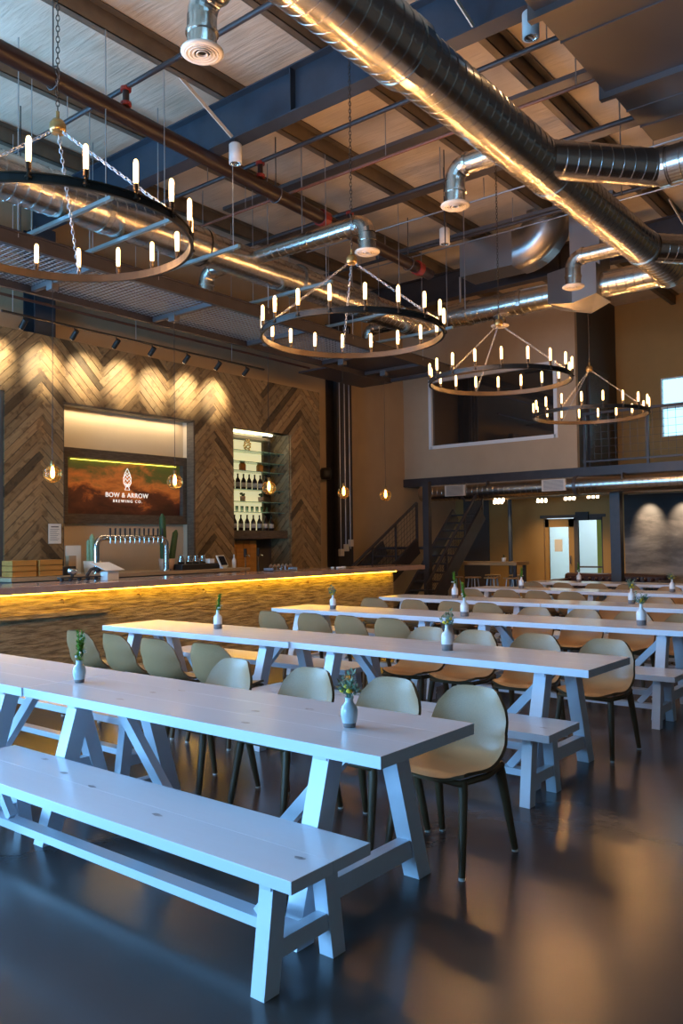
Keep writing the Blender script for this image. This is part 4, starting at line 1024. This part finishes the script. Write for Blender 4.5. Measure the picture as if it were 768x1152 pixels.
# wide flat duct
fd=thing('rectangular_duct','wide flat grey sheet metal duct in the upper right corner','duct',(0,0,0))
MB().box(-2.78,2.5,1.0,7.62,5.85,6.25).build('duct_section','galv_dull',fd)
MB().box(-2.72,2.5,7.68,8.85,5.82,6.26).build('duct_section','galv_dull',fd)
m=MB()
for y in (2.5,3.7,4.9,6.1,7.65): m.box(-2.84,2.5,y-.035,y+.035,5.79,6.265)
m.build('flange','galv_dull',fd)
for x in (-2.6,-.8,1.0):
    for y in (3.7,6.1,8.4): MB().cyl((x,y,6.24),(x,y,7.02),.01,6).build('hanger','rod',fd)
m=MB()
for i in range(14):
    y=1.4+i*.4+(.0 if i<9 else .0)
    m.box(-2.785,2.5,y-.008,y+.008,5.838,6.258)
for y in (8.05,8.45): m.box(-2.725,2.5,y-.008,y+.008,5.81,6.265)
m.build('seam_ribs','galv_dull',fd)

# strut hangers
for i,y in enumerate([4.88,5.63,6.65,8.37,10.1,11.48]):
    s=thing('strut_hanger','thin metal strut with rods carrying the duct above the bar, '+['nearest','second nearest','third nearest','fourth nearest','fifth nearest','farthest'][i],'hanger',(0,y,0),0,'strut hangers')
    MB().box(-8.36,-6.80,-.02,.02,5.02,5.06).build('strut','strut',s)
    for x in (-8.28,-6.9): MB().cyl((x,0,5.0),(x,0,6.8),.006,6).build('rod','rod',s)

# pipes
fm=thing('fire_main_pipe','thick dark brown steel pipe crossing the upper left under the roof','pipe',(0,0,0))
MB().cyl((-6.75,1.0,6.05),(-7.30,11.6,6.05),.09,18).build('pipe','brown_steel',fm)
for a in ((-7.14,8.6,6.05),(-7.27,11.2,6.05)):
    m=MB();collar(m,a,(-.05,1,0),.105,.12,16);m.build('coupling','red_steel',fm)
for k,y in enumerate((4.3,7.6,10.9)):
    x=-6.75-(y-1)*.0519
    MB().tube([(x,y,6.8),(x,y,6.2)]+[(x+.11*math.sin(a),y,6.05+.11*math.cos(a)+.0) for a in [2*PI*i/12 for i in range(12)]],.008,6).build('clevis_hanger','galv_dull',fm)
pdat=[(5.15,6.33,-9.3,-3.6,.028,'steel_dark','thin black sprinkler pipe nearest the camera'),(7.25,6.33,-9.3,XR,.028,'steel_dark','thin black sprinkler pipe behind the big rafter'),(9.2,6.33,-10.5,XR,.032,'steel_dark','thin black sprinkler pipe above the second chandelier'),(11.3,6.4,-10.5,XR,.028,'steel_dark','thin black sprinkler pipe near the mezzanine'),(7.95,6.2,-9.4,-2.0,.02,'copper_pipe','rusty thin pipe crossing behind the big rafter'),(10.4,6.5,-9,0,.012,'rod','thin pale cable pipe across the roof beyond the second chandelier'),(12.0,6.6,-9,0,.012,'rod','thin pale cable pipe across the roof near the mezzanine')]
for y,z,x0,x1,r,mm,lab in pdat:
    o=thing('sprinkler_pipe',lab,'pipe',(0,y,z));MB().cyl((x0,0,0),(x1,0,0),r,10).build('pipe',mm,o)
    for x in (-8.0,-5.6,-3.2):
        if x0<x<x1: MB().cyl((x,0,0),(x,0,6.8-z),.006,6).build('hanging_rod','rod',o)
for i,(x,y) in enumerate([(-6.93,5.15),(-7.03,7.25),(-7.13,9.2)]):
    o=thing('sprinkler_riser','short vertical riser with red couplings above the fire main, '+['nearest','middle','farthest'][i],'pipe fitting',(x,y,6.05),0,'sprinkler risers')
    MB().cyl((0,0,.08),(0,0,.28),.035,12).build('pipe','brown_steel',o)
    for z in (.1,.26):
        m=MB();collar(m,(0,0,z),(0,0,1),.045,.035,14);m.box(-.065,.065,-.012,.012,z-.012,z+.012);m.build('coupling','red_steel',o)
# second-tier steel: diagonal channels and teal/grey trays
for i,(p0_,p1_) in enumerate([((-9.5,9.9,6.62),(-3.0,9.9,6.66)),((-9.0,8.55,6.62),(-2.6,8.55,6.66)),((-8.5,11.8,6.62),(-4.2,11.8,6.62))]):
    tag(MB().box(p0_[0],p1_[0],p0_[1]-.09,p0_[1]+.09,p0_[2],p0_[2]+.05).build('cable_tray','galv_dull'),'flat grey metal tray under the purlins, '+['middle one','nearest the big rafter','nearest the mezzanine'][i],'tray','flat trays')
# wall pipes upper left
for i,(z,mm) in enumerate([(5.65,'copper_pipe'),(5.1,'copper_pipe')]):
    tag(MB().cyl((XL+.42,2,z),(XL+.42,12.5,z),.022,8).build('wall_pipe',mm),['upper','lower'][i]+' rusty pipe along the left wall above the canopy','pipe')
tag(MB().box(XL+.0,XL+.25,1.5,6.4,5.95,6.15).build('eave_beam','steel_blue'),'blue steel beam along the left wall in the upper left','beam')
tag(MB().box(XL+.0,XL+.25,6.9,13.4,5.95,6.15).build('eave_beam','steel_dark'),'dark steel beam along the left wall behind the spiral duct','beam')
# flange braces on rafters
for i,(x,y,dx) in enumerate([(-6.8,6.55,-.55),(-3.6,6.55,-.5),(-1.5,6.55,-.5),(-3.6,13.6,-.5)]):
    tag(MB().bar((x,y,6.30),(x+dx*.35,y-.62,6.82),.05,.012,up=(1,0,0)).build('flange_brace','diffuser'),'pale diagonal brace from the rafter to a purlin, '+['above the left white cylinder lamp','above the right white cylinder lamp','behind the wide flat duct','on the far rafter'][i],'brace','flange braces')
# white cylinder lamps
for i,(x,y,zb,zt) in enumerate([(-6.75,6.55,5.97,6.27),(-3.06,6.60,6.0,6.27),(-6.12,10.15,5.88,6.5)]):
    o=thing('cylinder_lamp',['white cylinder lamp under the big rafter beside the fire main','white cylinder lamp beside the wide flat duct','white cylinder lamp hanging above and between the second and third chandeliers'][i],'lamp',(x,y,zb),0,'white cylinder lamps')
    MB().lathe([(.06,.0),(.075,0),(.075,.22),(.06,.235),(.001,.235)],18).build('lamp_body','white_cyl',o);MB().lathe([(.001,.02),(.06,.02),(.06,0)],16).build('reflector','chrome',o)
    MB().cyl((0,0,.23),(0,0,zt-zb if i<2 else 1.14),.008,8).build('stem','steel_dark',o)
# loose hanging rods under roof
for i,(x,y,z0) in enumerate([(-8.9,5.1,4.9),(-7.0,8.0,5.6),(-5.6,9.3,5.5),(-3.3,9.5,5.6),(-2.6,7.0,5.9),(-6.4,11.2,5.2)]):
    tag(MB().cyl((x,y,z0),(x,y,6.8),.008,6).build('hanging_rod','rod' if i%2 else 'steel_dark'),'thin threaded rod hanging from the roof, '+['above the left track end','left of the second chandelier','above the second chandelier','beside the big duct branch','at the wide flat duct edge','beyond the second chandelier'][i],'rod','hanging rods')

# ------------------------------------------------------------------ lights
def light(name,typ,loc,energy,col,target=None,size=.1,**kw):
    l=bpy.data.lights.new(name,typ);l.energy=energy;l.color=col
    if typ=='AREA':
        l.shape='RECTANGLE';l.size=size;l.size_y=kw.get('sy',size)
    elif typ=='SPOT': l.spot_size=kw.get('ang',1.0);l.spot_blend=kw.get('blend',.6);l.shadow_soft_size=size
    elif typ=='POINT': l.shadow_soft_size=size
    o=bpy.data.objects.new(name,l);COL.objects.link(o);o.location=loc
    if target is not None: o.rotation_euler=(Vector(target)-Vector(loc)).to_track_quat('-Z','Y').to_euler()
    return o
# daylight: real sky through the window openings, guided by portals
wd=bpy.data.worlds.new('sky');sc.world=wd;wd.use_nodes=True
bg=wd.node_tree.nodes['Background'];bg.inputs[0].default_value=(.20,.52,.95,1);bg.inputs[1].default_value=25.0
def portal(loc,target,sx,sy_):
    o=light('portal','AREA',loc,0,(1,1,1),target,sx,sy=sy_);o.data.cycles.is_portal=True;return o
portal((XL-.02,(WY0+WY1)/2,(WZ0+WZ1)/2),(0,(WY0+WY1)/2,(WZ0+WZ1)/2),WY1-WY0,WZ1-WZ0)
portal(((FX0+FX1)/2,YF-.02,(FZ0+FZ1)/2),((FX0+FX1)/2,0,(FZ0+FZ1)/2),FX1-FX0,FZ1-FZ0)
# track spots
for y in heads: light('track_spot','SPOT',(-9.68,y,4.33),150,(1,.82,.56),(XW,y+.02,4.06),.03,ang=1.0,blend=1)
for y,e in ((10.4,16),(11.3,14),(12.0,10)): pass
# glow of chandeliers, pendants
for (x,y) in ((-4.90,3.08),(-4.89,6.33),(-4.90,9.43),(-5.06,12.85)):
    for k in range(6): light('candle_glow','POINT',(x+.9*math.cos(k*PI/3+.4),y+.9*math.sin(k*PI/3+.4),cz+.30),20,(1,.50,.17),None,.03)
for y in (5.34,7.17,9.0,10.83,12.05): light('pendant_glow','POINT',(-8.6,y,2.39),5,(1,.62,.25),None,.015)
light('recess_fill_light','AREA',(XW-.20,(OY0+OY1)/2,3.57),11,(1,.78,.48),None,.05,sy=2.3)  # unseen fill strip added to brighten the back of the recess
# mural spots
for x in (-6.1,-5.35,-4.6,-3.85): light('mural_spot','SPOT',(x,YB-.45,2.42),150,(1,.8,.55),(x,YB,1.98),.03,ang=1.25,blend=.9)
for x,y in ((-8.9,17.0),(-8.4,18.2),(-7.45,17.6),(-6.75,17.2)): light('mezzanine_downlight','SPOT',(x,y,2.40),55,(1,.66,.30),(x,y+.3,0),.04,ang=2.2,blend=.9)
light('room_daylight','AREA',(-7.5,21.2,2.8),75,(.85,.93,1),(-7.5,21,0),2.4,sy=1.6)
# the three white cylinder lamps
for (x,y,z) in ((-6.75,6.55,5.96),(-3.06,6.55,5.99),(-6.12,10.15,5.87)): light('cylinder_lamp_light','SPOT',(x,y,z),18,(1,.62,.30),(x,y,0),.05,ang=2.0,blend=1)
# window in mezzanine back

sc.view_settings.view_transform='Standard';sc.view_settings.look='None';sc.view_settings.exposure=0.0;sc.view_settings.gamma=1;sc.view_settings.use_curve_mapping=False
sc.cycles.use_denoising=True
sc.cycles.max_bounces=8;sc.cycles.diffuse_bounces=4;sc.cycles.glossy_bounces=4;sc.cycles.transmission_bounces=6;sc.cycles.sample_clamp_indirect=6
